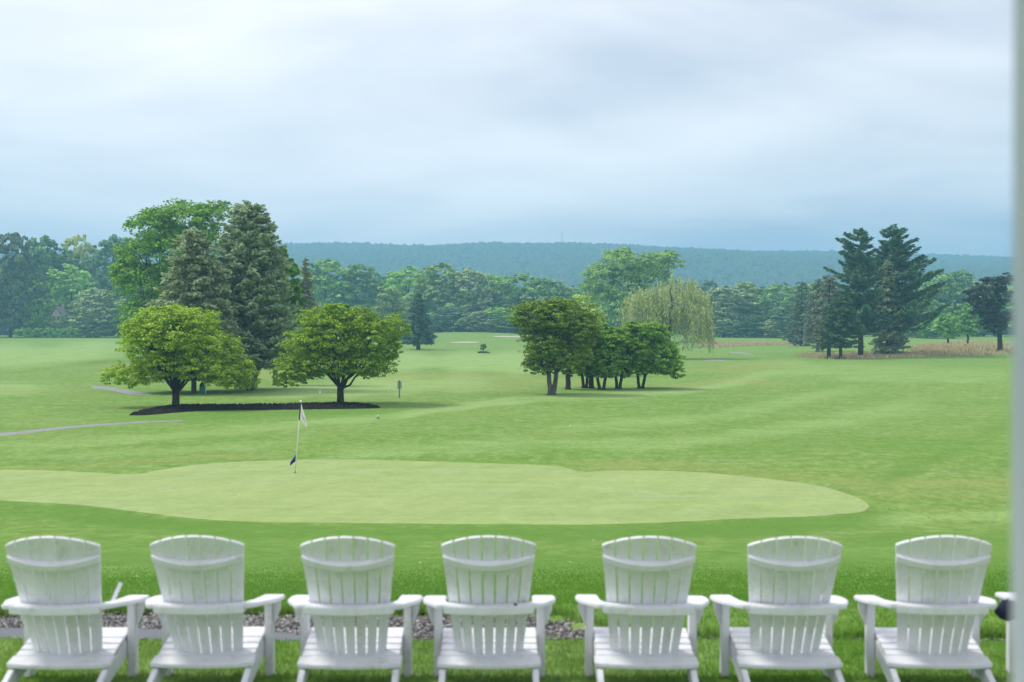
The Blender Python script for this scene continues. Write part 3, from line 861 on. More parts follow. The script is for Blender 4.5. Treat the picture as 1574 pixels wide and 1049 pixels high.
def willow():
    rg = np.random.default_rng(77)
    base = G(1020, 552); d = base[1]; s = d / FPX
    root = empty("willow", tuple(base))
    lobes = [(1000, 455, 32, 22), (1035, 445, 38, 22), (1060, 460, 24, 24), (985, 465, 20, 22), (1045, 480, 36, 30), (1020, 490, 34, 30), (1072, 490, 14, 24)]
    L3 = []
    for (u, v, ru, rv) in lobes:
        c = P(u, v, d) - base
        for sg in (-1, 0, 1):
            L3.append((c + np.array([0, sg * 3.2, -0.3 * abs(sg)]), np.array([ru * s, ru * s * 1.0, rv * s])))
    Cs, Ds, Ts = [], [], []
    tails = []
    for i in range(120):
        c, rad = L3[rg.integers(len(L3))]
        q = rg.normal(0, 1, 3); q[2] = abs(q[2]) * 0.8 + 0.05; q /= np.linalg.norm(q)
        p0 = c + q * rad * rg.uniform(0.70, 1.05)
        l0 = rg.uniform(1.6, 5.8) * (1.15 if abs(q[2]) < 0.5 else 0.7)
        for j in range(rg.integers(7, 18)): tails.append((p0 + rg.normal(0, 0.38, 3) * np.array([1, 1, 0.7]), q, l0 * rg.uniform(0.7, 1.1)))
    for p, q, ln in tails:
        ln = min(ln, p[2] - rg.uniform(0.9, 3.0))
        if ln < 0.6: continue
        m = int(ln / 0.30)
        t = np.linspace(0, 1, m)[:, None]
        out = np.array([q[0], q[1], 0]) * 0.55
        pts = p + out * np.sqrt(t) + np.array([0, 0, -1]) * ln * t ** 1.15 + rg.normal(0, 0.10, (m, 3))
        Cs.append(pts); Ds.append(np.tile([0, 0, -1.0], (m, 1)) + rg.normal(0, 0.28, (m, 3))); Ts.append(np.full(m, rg.uniform(0, 1)))
    C = np.concatenate(Cs); D = np.concatenate(Ds); T = np.concatenate(Ts)
    V = diamonds(C, rg.normal(0, 1, C.shape) + np.array([0, -0.2, 0.5]), 0.52, rg, 0.30, D)
    cr = link("crown", crown_mesh("willow_crown", V, np.clip(T * 0.6 + rg.uniform(0, 0.4, len(T)), 0, 1)), M_leaf, root)
    cr.color = (0.165, 0.195, 0.085, 1)
    tb = Tubes()
    f = P(1030, 505, d) - base
    tb.add(np.vstack([(0, 0, -0.2), curve((0, 0, 0), f, 0, 5, rg, 0.02)]), [0.55] + list(np.linspace(0.45, 0.34, 5)), 8)
    for (u, v, dy_) in [(1052, 450, 0), (1005, 450, 1), (985, 462, -1), (1066, 468, 2), (1030, 440, -2), (1042, 478, -3), (1020, 470, 3)]:
        e_ = P(u, v, d) - base + np.array([0, dy_, 0])
        tb.add(curve(f, e_, 0.4, 7, rg, 0.03), np.linspace(0.22, 0.04, 7), 6)
    link("trunk", tb.mesh("willow_trunk"), M_bark, root)
    tag(root, "pale grey green weeping willow behind the grove", "tree")
willow()

# --- conifer stand on the right
STD = "conifers of the right hand stand"
pine_prof = lambda t: 0.30 + 0.85 * math.sin(math.pi * min(1, (t * 0.86 + 0.10))) if t < 0.93 else 0.35
conifer_px("white_pine", 1323, 549, 349, 78, (0.050, 0.098, 0.058), "left one of the two tallest dark pines in the right stand", group=STD, seed=11, whorls=24, per=7, spray=0.7, droop=0.02, upturn=0.30, z0=0.20, prof=lambda t: 0.72 * (1 - t) ** 0.45 + 0.02, trunk=0.42, dens=5.2, jitter=0.4, side=0.9, asym=lambda a, t: 1.15 if math.cos(a) < 0 else 0.75)
conifer_px("white_pine", 1367, 545.5, 343, 92, (0.046, 0.094, 0.054), "right one of the two tallest dark pines, with long tiered boughs", group=STD, seed=12, whorls=25, per=7, spray=0.7, droop=0.0, upturn=0.28, z0=0.20, prof=lambda t: 0.78 * (1 - t) ** 0.42 + 0.02, trunk=0.42, dens=5.2, jitter=0.4, side=0.9, asym=lambda a, t: 1.2 if math.cos(a) > 0 else 0.6)
conifer_px("spruce", 1364, 547, 392, 34, (0.125, 0.150, 0.090), "olive grey spruce standing before the right tall pine", group=STD, seed=13, whorls=26, per=8, spray=0.6, droop=0.45, upturn=0.2, z0=0.08, prof=lambda t: (1 - t) ** 0.7, trunk=0.3, dens=1.8, hang=0.3, side=0.8)
conifer_px("spruce", 1373, 546, 420, 26, (0.060, 0.085, 0.048), "shorter spruce trunk half hidden right of the olive grey spruce", group=STD, seed=14, whorls=20, per=7, spray=0.6, droop=0.4, upturn=0.2, z0=0.12, dens=1.6, trunk=0.24, bark=M_barkg)
conifer_px("spruce", 1274, 551, 415, 28, (0.105, 0.125, 0.098), "grey spruce with bare trunk, second from the left of the stand", group=STD, seed=15, whorls=22, per=7, spray=0.6, droop=0.42, upturn=0.2, z0=0.16, prof=lambda t: min(1, 1.15 * (1 - t) ** 0.5), dens=1.6, hang=0.3, trunk=0.3)
conifer_px("spruce", 1257, 541, 424, 26, (0.100, 0.120, 0.094), "grey trunked spruce behind the left side of the stand", group=STD, seed=16, whorls=22, per=7, spray=0.65, droop=0.42, upturn=0.2, z0=0.18, prof=lambda t: min(1, 1.15 * (1 - t) ** 0.5), dens=1.6, hang=0.3, trunk=0.3, bark=M_barkg)
conifer_px("spruce", 1232, 532, 428, 26, (0.075, 0.100, 0.066), "dark leaning conifer at the far left edge of the stand", group=STD, seed=17, whorls=22, per=7, spray=0.75, droop=0.4, upturn=0.15, z0=0.06, prof=lambda t: min(1, 1.1 * (1 - t) ** 0.45), dens=1.6, trunk=0.3)
conifer_px("young_spruce", 1292, 552, 452, 34, (0.040, 0.075, 0.034), "broad dark green young conifer low in front of the tall pines", group=STD, seed=18, whorls=18, per=7, spray=0.6, droop=0.15, upturn=0.1, z0=0.22, prof=lambda t: min(1, 1.15 * (1 - t) ** 0.4), dens=1.6, trunk=0.26)

# dark pine at the right edge
b = G(1537, 541)
bp_ = broadleaf("dark_pine", b, [(1522, 438, 26, 14), (1500, 455, 24, 12), (1538, 460, 20, 16), (1512, 475, 22, 12), (1540, 490, 18, 14), (1525, 500, 20, 12), (1545, 430, 14, 10)], b[1], 9000, 0.55, (0.034, 0.050, 0.040),
          "dark flat topped pine at the right edge beside the column", seed=61, trunk=(0.42, 0.3), fork=0.42, flat=0.35, up=0.9, clump=0.28, limbs=9)

# --- lone trees on the course
conifer_px("lone_conifer", 643, 538, 446, 31, (0.045, 0.085, 0.060), "blue green conical tree standing alone on the fairway edge", seed=21, whorls=24, per=8, spray=0.8, droop=0.25, upturn=0.15, z0=0.14, prof=lambda t: (1 - t) ** 0.75, dens=2.0, trunk=0.4)
b = ground_at(606, 345)
broadleaf("round_tree", b, [(606, 462, 26, 20), (590, 480, 18, 22), (622, 485, 20, 24), (605, 500, 28, 24)], 345, 5000, 0.75, (0.115, 0.165, 0.065), "pale rounded tree left of the lone conical tree", seed=62, trunk=(0.4, 0.3))
b = G(743, 543)
broadleaf("sapling", b, [(743, 533.5, 4.5, 4.2), (742, 536, 3.5, 2.5)], b[1], 500, 0.42, (0.075, 0.135, 0.04), "little sapling ringed by a low hedge on the fairway", seed=63, trunk=(0.07, 0.05), limbs=3, fork=0.4, dup=False)
broadleaf("low_hedge", b + np.array([0, -0.6, 0]), [(738, 542.3, 4, 1.8), (743, 542.3, 4, 1.8), (748, 542.3, 4, 1.8)], b[1] - 0.6, 900, 0.34, (0.05, 0.10, 0.03), "low dark hedge around the little sapling", cat="hedge", seed=64, trunk=(0.04, 0.03), limbs=3, depth=0.2, dup=False)
conifer_px("rust_conifer", 1093, 532, 514, 7.5, (0.26, 0.14, 0.09), "small rust brown conifer at the foot of the right woods", seed=22, whorls=10, per=6, spray=0.7, droop=0.2, upturn=0.2, z0=0.05, dens=1.6, trunk=0.12)
for (u, vt, half, d, lab, sd) in [(1457, 482, 22, 300, "small bright tree left of its twin near the dark pine", 65), (1488, 466, 24, 290, "small bright round tree next to the dark pine", 66)]:
    b = ground_at(u, d)
    vb = 500 + (EYE - b[2]) * FPX / d
    hgt = vb - vt
    broadleaf("small_tree", b, [(u, vt + 0.22 * hgt, half * 0.7, 0.22 * hgt), (u - half * 0.45, vt + 0.45 * hgt, half * 0.6, 0.22 * hgt), (u + half * 0.45, vt + 0.48 * hgt, half * 0.6, 0.22 * hgt), (u, vt + 0.6 * hgt, half * 0.7, 0.18 * hgt)],
              d, 4200, 0.6, (0.095, 0.195, 0.04), lab, seed=sd, trunk=(0.26, 0.18), group="small bright trees on the right")

# --- woodland edge: shared crowns, one object per tree
VAR = []
for k in range(8):
    rg = np.random.default_rng(900 + k)
    lobes = []
    for j in range(26):
        t = (j + rg.uniform(0, 1)) / 26
        zc = 0.06 + 0.80 * t
        rad = 0.36 * math.sin(math.pi * min(1, 0.20 + 0.68 * t)) ** 0.6
        a = j * 2.4 + rg.uniform(-0.5, 0.5); q = rg.uniform(0.45, 1.0) * rad
        rr = rg.uniform(0.17, 0.25) * (1 - 0.2 * t)
        lobes.append((np.array([math.cos(a) * q, math.sin(a) * q, zc]), np.array([rr, rr, rr * rg.uniform(0.40, 0.52)])))
    lobes.append((np.array([0, 0, 0.5]), np.array([0.30, 0.30, 0.36])))
    lobes.append((np.array([rg.uniform(-.06, .06), 0, 0.76]), np.array([0.27, 0.27, 0.17])))
    lobes.append((np.array([0, rg.uniform(-.06, .06), 0.86]), np.array([0.20, 0.20, 0.12])))
    Vq, r, cl = leaf_cloud(lobes, 12000, 0.044, rg, 0.24, 0.36, 0.45, 26, 0.06, 0.5)
    q_ = Vq.reshape(-1, 3)
    lo, hi = np.percentile(q_, 1.5, axis=0), np.percentile(q_, 98.5, axis=0)
    Vq = Vq / np.array([(hi[0] - lo[0]), (hi[1] - lo[1]), hi[2]])
    cm = crown_mesh("woodland_crown", Vq, r); cm.materials.append(M_leaf)
    tb = Tubes()
    tb.add([(0, 0, -0.02), (0, 0, 0.01), (0.01, 0, 0.2), (0, 0.01, 0.45), (0, 0, 0.75)], [0.04, 0.03, 0.026, 0.02, 0.008], 6)
    for c, rad in lobes[:8]:
        tb.add(curve((0, 0, rg.uniform(0.15, 0.4)), c, 0, 4, rg, 0.02), [0.012, 0.01, 0.007, 0.003], 4)
    tm = tb.mesh("woodland_trunk"); tm.materials.append(M_bark)
    VAR.append((cm, tm))

def wood(u, vt, half, d, color, label, name="woodland_tree", group="trees of the woodland edge", cat="tree", var=[0]):
    b = ground_at(u, d)
    H = P(u, vt, d)[2] - b[2]
    W = 2.5 * half * d / FPX
    k = var[0] % 8; var[0] += 1
    root = empty(name, tuple(b), rz=(var[0] * 1.7) % 6.28)
    root.scale = (W, W, H)
    c = link("crown", VAR[k][0], None, root); c.color = (*color, 1)
    link("trunk", VAR[k][1], None, root)
    tag(root, label, cat, group)
    return root

MID, DRK, FRS, GRY, PAL, BLU = (0.112, 0.195, 0.048), (0.064, 0.122, 0.035), (0.142, 0.245, 0.050), (0.145, 0.190, 0.092), (0.225, 0.260, 0.105), (0.072, 0.132, 0.062)
for t in [
    (16, 366, 36, 400, (0.062, 0.092, 0.052), "huge dull dark tree at the left edge of the photo"),
    (-70, 375, 50, 410, MID, "big tree just outside the left edge"),
    (64, 371, 34, 440, DRK, "dark tree just right of the huge leftmost tree"),
    (122, 368, 26, 450, PAL, "pale topped tree rising above the dark trees on the left"),
    (172, 369, 36, 440, BLU, "blue green tree between the pale topped tree and the tall leafy tree"),
    (96, 392, 36, 446, DRK, "dark tree filling the gap below the pale topped tree"),
    (110, 412, 34, 412, FRS, "light green rounded tree below the pale topped tree"),
    (58, 430, 22, 404, FRS, "slim light green tree beside the huge leftmost tree"),
    (146, 446, 32, 396, GRY, "grey green bushy tree at the lawn edge left of the tall leafy tree"),
    (182, 470, 24, 398, MID, "small round tree tucked against the tall leafy tree"),
    (500, 405, 36, 425, MID, "broad tree of the middle woods nearest the tall left group"),
    (548, 411, 34, 430, (0.080, 0.150, 0.044), "second broad tree of the middle woods from the left"),
    (588, 428, 24, 470, BLU, "dark bluish tree set back in a dip of the middle woods"),
    (628, 417, 36, 440, FRS, "tree of the middle woods right behind the lone conical tree"),
    (676, 410, 40, 430, (0.125, 0.190, 0.048), "tallest rounded tree of the middle woods"),
    (722, 418, 34, 425, GRY, "greyish tree right of the tallest middle one"),
    (756, 426, 30, 435, FRS, "fresh green tree of the middle woods above the far sand bunker"),
    (798, 424, 32, 430, MID, "tree of the middle woods above the vase shaped grove tree"),
    (840, 432, 34, 426, (0.110, 0.180, 0.055), "last broad tree of the middle woods before the tall fresh green tree"),
    (880, 446, 30, 430, MID, "low tree left of the tall fresh green tree"),
    (770, 474, 26, 412, FRS, "short tree in front of the woods above the far sand bunker"),
    (700, 472, 24, 414, BLU, "short dark tree under the tallest middle one"),
    (560, 470, 30, 412, BLU, "short dark tree under the second broad middle tree"),
    (1112, 444, 36, 410, GRY, "grey green tree just right of the willow"),
    (1148, 438, 30, 450, (0.130, 0.185, 0.062), "lighter tree rising behind the grey green one by the willow"),
    (1166, 455, 30, 412, (0.085, 0.150, 0.045), "darker tree in the middle of the right woods"),
    (1196, 442, 30, 450, MID, "tree at the top of the right woods left of the conifer stand"),
    (1212, 470, 26, 395, BLU, "blue green tree beside the leftmost conifer of the stand"),
    (1250, 440, 36, 440, MID, "tree showing behind the left conifers of the stand"),
    (1305, 445, 40, 440, DRK, "tree hidden behind the two tallest pines"),
    (1398, 448, 30, 420, FRS, "light tree showing right behind the olive grey spruce"),
    (1438, 424, 32, 430, MID, "middle tree of the woods between stand and dark pine"),
    (1474, 420, 30, 435, (0.088, 0.160, 0.046), "highest tree of the woods left of the dark pine"),
    (1424, 462, 30, 395, (0.10, 0.18, 0.045), "lower tree in front between stand and dark pine"),
    (1512, 436, 34, 430, GRY, "tree showing behind the dark pine"),
    (1570, 440, 40, 425, MID, "tree behind the white column"),
    (1640, 430, 50, 430, DRK, "tree just outside the right edge"),
]:
    wood(*t)
for t in [(1160, 487, 20, 398, (0.05, 0.105, 0.03), "low dark bush at the foot of the right woods"),
          (1190, 492, 22, 394, GRY, "low grey bush at the foot of the right woods"),
          (1128, 495, 22, 400, BLU, "low bluish bush right of the rust brown conifer"),
          (735, 480, 20, 408, GRY, "grey bush at the foot of the middle woods"),
          (660, 485, 22, 410, BLU, "dark bush behind the lone conical tree"),
          (800, 490, 24, 408, BLU, "dark bush behind the left edge of the grove"),
          (845, 485, 28, 408, DRK, "dark bush hidden behind the grove"),
          (520, 480, 30, 410, BLU, "dark bush behind the right spreading tree"),
          (1440, 492, 24, 380, FRS, "light bush left of the small bright trees")]:
    wood(*t, name="bush", group="bushes at the foot of the woods", cat="bush")
for (u, v, h_, lab) in [(862, 433, 9, "left one of two dark spires above the middle woods"), (881, 437, 9, "right one of two dark spires above the middle woods")]:
    b = ground_at(u, 480)
    conifer("spire_conifer", b, P(u, v, 480)[2] - b[2], h_ * 480 / FPX, (0.022, 0.045, 0.03), lab, seed=int(u), whorls=18, per=6, spray=1.1, z0=0.1, dens=1.6, group="dark spires above the middle woods")

# hedges and a pale house on the far left
def hedge(name, u0, u1, vt, d, color, label, seed):
    rg = np.random.default_rng(seed)
    b = ground_at(0.5 * (u0 + u1), d)
    root = empty(name, tuple(b))
    lobes = []
    s = d / FPX; top = P(u0, vt, d)[2] - b[2]
    for u in np.arange(u0, u1 + 1, 7):
        x = (u - 0.5 * (u0 + u1)) * s
        zg = float(terrain(b[0] + x, d)) - b[2]
        h_ = (top - zg) * rg.uniform(0.88, 1.08)
        lobes.append((np.array([x, rg.uniform(-0.3, 0.3), zg + h_ * 0.5]), np.array([6 * s, 1.1, h_ * 0.5])))
    Vq, r, cl = leaf_cloud(lobes, 5200, 0.42, rg, 0.32, 0.7, 0.6)
    c = link("foliage", crown_mesh(name + "_foliage", Vq, r), M_leaf, root); c.color = (*color, 1)
    tb = Tubes()
    for q, rad in lobes[::2]: tb.add([(q[0], q[1], -0.2), (q[0], q[1], q[2])], [0.06, 0.03], 5)
    link("stems", tb.mesh(name + "_stems"), M_bark, root)
    tag(root, label, "hedge")
hedge("hedge", 28, 124, 503, 388, (0.105, 0.205, 0.045), "low clipped hedge along the lawn on the far left", 71)
hedge("tall_hedge", 40, 128, 484, 398, (0.088, 0.165, 0.042), "taller rough hedge behind the low clipped hedge", 72)

def box(bm, x0, x1, y0, y1, z0, z1):
    vs = [bm.verts.new(p) for p in ((x0, y0, z0), (x1, y0, z0), (x1, y1, z0), (x0, y1, z0), (x0, y0, z1), (x1, y0, z1), (x1, y1, z1), (x0, y1, z1))]
    for f in ((0, 3, 2, 1), (4, 5, 6, 7), (0, 1, 5, 4), (1, 2, 6, 5), (2, 3, 7, 6), (3, 0, 4, 7)): bm.faces.new([vs[i] for i in f])
def bm_mesh(name, bm):
    me = bpy.data.meshes.new(name); bmesh.ops.recalc_face_normals(bm, faces=bm.faces); bm.to_mesh(me); bm.free(); return me
M_wall = plain_mat("house_wall", (0.40, 0.38, 0.35), (0.48, 0.45, 0.42), 0.5, 0.8)
M_roof = plain_mat("house_roof", (0.22, 0.21, 0.21), (0.30, 0.28, 0.27), 0.8, 0.85)
M_pane = plain_mat("house_glass", (0.03, 0.04, 0.05), (0.05, 0.06, 0.07), 1.0, 0.15, 0.5)
def house():
    b = ground_at(92, 403)
    root = empty("house", tuple(b))
    bm = bmesh.new()
    w, dp, h = 1.5, 3.2, 6.2
    pr = [(-w, 0), (w, 0), (w, h), (0, h + 2.0), (-w, h)]
    A = [bm.verts.new((x, -dp, z)) for x, z in pr]; B = [bm.verts.new((x, dp, z)) for x, z in pr]
    bm.faces.new(A); bm.faces.new(B[::-1])
    for i in range(5): bm.faces.new((A[i], B[i], B[(i + 1) % 5], A[(i + 1) % 5]))
    link("wall", bm_mesh("house_wall", bm), M_wall, root)
    bm = bmesh.new()
    for sg in (-1, 1):
        a = [(0, h + 2.35), (sg * (w + 0.35), h - 0.1), (sg * (w + 0.35), h + 0.1), (0, h + 2.6)]
        A = [bm.verts.new((x, -dp - 0.3, z)) for x, z in a]; B = [bm.verts.new((x, dp + 0.3, z)) for x, z in a]
        bm.faces.new(A); bm.faces.new(B[::-1])
        for i in range(4): bm.faces.new((A[i], B[i], B[(i + 1) % 4], A[(i + 1) % 4]))
    roof = link("roof", bm_mesh("house_roof", bm), M_roof, root)
    bm = bmesh.new(); box(bm, 0.5, 1.0, 0.2, 0.7, h + 1.0, h + 3.3)
    link("chimney", bm_mesh("house_chimney", bm), M_wall, roof)
    for x in (-0.7, 0.7):
        for z in (2.0, 4.6):
            bm = bmesh.new(); box(bm, x - 0.45, x + 0.45, -dp - 0.03, -dp + 0.05, z, z + 1.4)
            wdw = link("window", bm_mesh("house_window", bm), M_wall, root)
            bm = bmesh.new(); box(bm, x - 0.36, x + 0.36, -dp - 0.05, -dp - 0.033, z + 0.08, z + 1.32)
            link("pane", bm_mesh("house_pane", bm), M_pane, wdw)
    tag(root, "pale gabled house peeping over the hedges on the far left", "house")
house()

# woods behind the woodland edge, one mass
def back_woods():
    rg = np.random.default_rng(55)
    n = 2600
    y = rg.uniform(470, 640, n)
    x = rg.uniform(-0.46, 0.46, n) * y
    keep = np.abs(x) < 300
    x, y = x[keep], y[keep]; n = len(x)
    s = rg.uniform(2.5, 5.0, n)
    z = terrain(x, y) + rg.uniform(0.0, 1.0, n) ** 0.7 * (13 + 3 * np.sin(x / 37) + np.where(x < -60, 7, 0))
    bV, bF = BLOB
    lf = 26
    d = rg.normal(0, 1, (n, lf, 3)); d /= np.linalg.norm(d, axis=2, keepdims=True)
    C = (np.stack([x, y, z], -1)[:, None] + d * (s[:, None] * rg.uniform(0.6, 1.0, (n, lf)))[..., None]).reshape(-1, 3)
    Nn = (d + rg.normal(0, 0.5, d.shape)).reshape(-1, 3); Nn[:, 2] += 0.4
    V = diamonds(C, Nn, 2.4, rg, 0.8)
    o = link("back_woods", crown_mesh("back_woods", V, np.clip(np.repeat(rg.uniform(0, 1, n), lf) * 0.6 + rg.uniform(0, 0.4, n * lf), 0, 1)), M_leaf)
    o.color = (0.035, 0.07, 0.03, 1)
    tag(o, "dense woods closing the view behind the woodland edge trees", "woods", kind="stuff")
back_woods()

# ------------------------------------------------------------------ dry fescue patches
def dry_patch(name, upper, lower, n, h, seed, label):
    rg = np.random.default_rng(seed)
    up = catmull([G(*q)[:2] for q in upper], 200); lo = catmull([G(*q)[:2] for q in lower], 200)
    i = rg.integers(0, 200, n); t = rg.uniform(0, 1, n)[:, None]
    xy = lo[i] * (1 - t) + up[i] * t + rg.normal(0, 0.9, (n, 2))
    blades(name, np.stack([xy[:, 0], xy[:, 1], terrain(xy[:, 0], xy[:, 1])], -1), h, 0.09, seed + 1, M_dry, label, lean=0.6)
dry_patch("dry_grass", [(1240, 546), (1290, 545), (1350, 542), (1410, 545)], [(1240, 548.5), (1290, 552), (1350, 551), (1412, 549)], 9000, 0.38, 81, "tan tall grass at the feet of the conifer stand")
dry_patch("dry_grass", [(1418, 534), (1450, 529), (1500, 527), (1552, 530)], [(1416, 542), (1450, 547), (1500, 547), (1552, 544)], 26000, 0.45, 83, "tan tall grass mound left of the dark pine")
dry_patch("dry_grass", [(1085, 530), (1130, 528.5), (1180, 528), (1245, 527)], [(1085, 535), (1130, 533), (1180, 531), (1245, 530)], 12000, 0.5, 85, "tan tall grass strip along the foot of the right woods")

# ------------------------------------------------------------------ things on the course
M_pole = plain_mat("pole_white", (0.78, 0.79, 0.78), (0.84, 0.84, 0.82), 4, 0.4, 0.4)
M_black = plain_mat("black_band", (0.012, 0.012, 0.014), (0.03, 0.03, 0.035), 8, 0.5)
M_flag = plain_mat("flag_cloth", (0.84, 0.85, 0.87), (0.88, 0.88, 0.89), 6, 0.8)
M_mark = plain_mat("flag_print", (0.03, 0.035, 0.06), (0.05, 0.055, 0.09), 8, 0.8)
M_blue = plain_mat("blue_pennant", (0.012, 0.03, 0.26), (0.02, 0.05, 0.34), 8, 0.7)
M_post = plain_mat("weathered_post", (0.20, 0.20, 0.19), (0.32, 0.32, 0.31), 9, 0.85)
M_teal = plain_mat("teal_plastic", (0.012, 0.20, 0.16), (0.02, 0.27, 0.21), 3, 0.5, 0.4)
M_dark = plain_mat("dark_plastic", (0.012, 0.014, 0.016), (0.025, 0.027, 0.03), 4, 0.6)
M_leafpale = plain_mat("fallen_leaf", (0.50, 0.52, 0.30), (0.62, 0.58, 0.36), 30, 0.7)
M_navy = plain_mat("navy_cloth", (0.010, 0.014, 0.035), (0.02, 0.026, 0.055), 18, 0.9)

def flagstick():
    b = G(453.5, 727.5)
    d = b[1]
    root = empty("flagstick", tuple(b))
    top = P(462.5, 616, d) - b
    ax = top / np.linalg.norm(top)
    def at(t): return top * t
    t1 = Tubes(); t1.add([at(-0.02), at(0.73), at(0.731)], [0.016, 0.016, 0.016], 10); link("pole", t1.mesh("flag_pole"), M_pole, root)
    t2 = Tubes(); t2.add([at(0.731), at(0.97)], [0.0175, 0.0175], 10); link("grip_band", t2.mesh("flag_band"), M_black, root)
    bm = bmesh.new(); bmesh.ops.create_uvsphere(bm, u_segments=12, v_segments=8, radius=0.035)
    for v in bm.verts: v.co += Vector(at(0.99))
    link("knob", bm_mesh("flag_knob", bm), M_pole, root)
    # drooping cloth: hoist on the pole, free corner hanging low
    n, m = 16, 14
    V, F = [], []
    for i in range(n + 1):
        for j in range(m + 1):
            s, t = i / n, j / m
            hoist = np.array(at(0.955 - 0.215 * t)) + np.array([0.018, 0, 0])
            span = 0.03 + 0.19 * (t ** 0.75)
            drop = 0.22 * t + 0.05 * s
            V.append(hoist + np.array([span * s, 0.05 * math.sin(s * 7 + t * 2) * s, -drop * s - 0.10 * s * s * (1 - t)]))
    for i in range(n):
        for j in range(m):
            a = i * (m + 1) + j
            F.append((a, a + 1, a + m + 2, a + m + 1))
    me = mesh_py("flag_cloth", V, F, True)
    fl = link("flag", me, M_flag, root)
    so = fl.modifiers.new("thick", 'SOLIDIFY'); so.thickness = 0.004
    # printed mark: two crossing strokes and a short bar
    def pt(s, t):
        hoist = np.array(at(0.955 - 0.215 * t)) + np.array([0.018, 0, 0])
        span = 0.03 + 0.19 * (t ** 0.75)
        return hoist + np.array([span * s, 0.05 * math.sin(s * 7 + t * 2) * s, -(0.22 * t + 0.05 * s) * s - 0.10 * s * s * (1 - t)]) + np.array([0, -0.010, 0])
    tm = Tubes()
    for (a, c) in [((0.22, 0.52), (0.80, 0.86)), ((0.80, 0.50), (0.30, 0.92)), ((0.2, 0.70), (0.86, 0.66))]:
        q = [pt(a[0] + (c[0] - a[0]) * k, a[1] + (c[1] - a[1]) * k) for k in np.linspace(0, 1, 7)]
        tm.add(q, [0.0026] * 7, 5)
    link("emblem", tm.mesh("flag_emblem"), M_mark, fl)
    # position pennant
    V, F = [], []
    for i in range(7):
        s = i / 6
        c = np.array(at(0.215)); w_ = 0.10 * (1 - 0.55 * s)
        for k in (-1, 1):
            V.append(c + np.array([-0.012 - 0.17 * s, 0.03 * math.sin(5 * s), -0.20 * s + k * w_]))
    for i in range(6): F.append((2 * i, 2 * i + 1, 2 * i + 3, 2 * i + 2))
    pn = link("pennant", mesh_py("pennant", V, F, True), M_blue, root)
    so = pn.modifiers.new("thick", 'SOLIDIFY'); so.thickness = 0.006
    bm = bmesh.new(); bmesh.ops.create_circle(bm, cap_ends=True, segments=20, radius=0.054)
    for v in bm.verts: v.co.z += 0.022
    link("cup", bm_mesh("cup", bm), M_black, root)
    tag(root, "white flagstick with drooping white flag and blue pennant on the green", "flagstick")
flagstick()

def sign_post():
    b = G(614, 612); d = b[1]; s = d / FPX
    root = empty("sign_post", tuple(b))
    bm = bmesh.new(); box(bm, -0.045, 0.045, -0.045, 0.045, -0.2, 27 * s); link("post", bm_mesh("sign_pole", bm), M_post, root)
    bm = bmesh.new(); box(bm, -3.4 * s, 3.4 * s, 0.047, 0.10, 14 * s, 26 * s); link("board", bm_mesh("sign_board", bm), plain_mat("sign_board", (0.50, 0.54, 0.55), (0.60, 0.63, 0.64), 3, 0.6), root)
    bm = bmesh.new(); box(bm, -0.07, 0.07, -0.07, 0.07, 27 * s + 0.002, 27 * s + 0.05); link("cap", bm_mesh("sign_cap", bm), M_pole, root)
    tag(root, "grey post with a small board right of the right spreading tree", "sign post")
sign_post()

def trash_can():
    b = G(311, 605.5); s = b[1] / FPX
    root = empty("trash_can", tuple(b))
    w = 4.6 * s; h = 11 * s
    t1 = Tubes(); t1.add([(0, 0, 0), (0, 0, 0.03), (0, 0, h * 0.96), (0, 0, h)], [w * 0.86, w * 0.9, w, w * 0.98], 20); link("bin", t1.mesh("bin"), M_teal, root)
    t1 = Tubes(); t1.add([(0, 0, h + 0.002), (0, 0, h + 0.10), (0, 0, h + 0.24), (0, 0, h + 0.30)], [w * 0.9, w * 0.95, w * 0.7, w * 0.2], 20); link("lid", t1.mesh("bin_lid"), M_dark, root)
    bm = bmesh.new(); box(bm, w * 1.02, w * 1.02 + 0.05, -0.03, 0.03, 0, h + 0.75); link("post", bm_mesh("bin_post", bm), M_pole, root)
    tag(root, "teal green trash can behind the left spreading tree", "trash can")
trash_can()

for (u, v, h_, lab) in [(600, 600.5, 9, "thin white marker stake left of the grey sign post"), (492, 606, 6, "short white marker left of the right spreading tree's trunk")]:
    b = G(u, v); s = b[1] / FPX
    root = empty("marker_stake", tuple(b))
    t1 = Tubes(); t1.add([(0, 0, -0.1), (0, 0, h_ * s)], [0.022, 0.022], 8); link("stake", t1.mesh("stake"), M_pole, root)
    t1 = Tubes(); t1.add([(0, 0, -0.01), (0, 0, 3.0 * s)], [0.05, 0.045], 8); link("sleeve", t1.mesh("stake_sleeve"), M_pole, root)
    tag(root, lab, "marker", "white markers behind the right spreading tree")

def mast():
    x, y = (864 - 787) / FPX * 2380, 2380
    z = float(ridge_h(x, y))
    root = empty("radio_mast", (x, y, z))
    H = P(864, 359, y)[2] - z
    t1 = Tubes(); w = 0.75
    for a in range(3):
        q = a * 2.094
        t1.add([(w * math.cos(q), w * math.sin(q), -1), (w * math.cos(q), w * math.sin(q), H)], [0.28, 0.24], 5)
    for k in range(14):
        z0, z1 = H * k / 14, H * (k + 1) / 14
        for a in range(3):
            q, q2 = a * 2.094, (a + 1) * 2.094
            t1.add([(w * math.cos(q), w * math.sin(q), z0), (w * math.cos(q2), w * math.sin(q2), z1)], [0.1, 0.1], 4)
    link("lattice", t1.mesh("mast_lattice"), M_post, root)
    t1 = Tubes(); t1.add([(0, 0, H), (0, 0, H + 5)], [0.2, 0.1], 5); link("antenna", t1.mesh("mast_antenna"), M_post, root)
    tag(root, "thin radio mast on the crest of the far ridge", "mast")
mast()

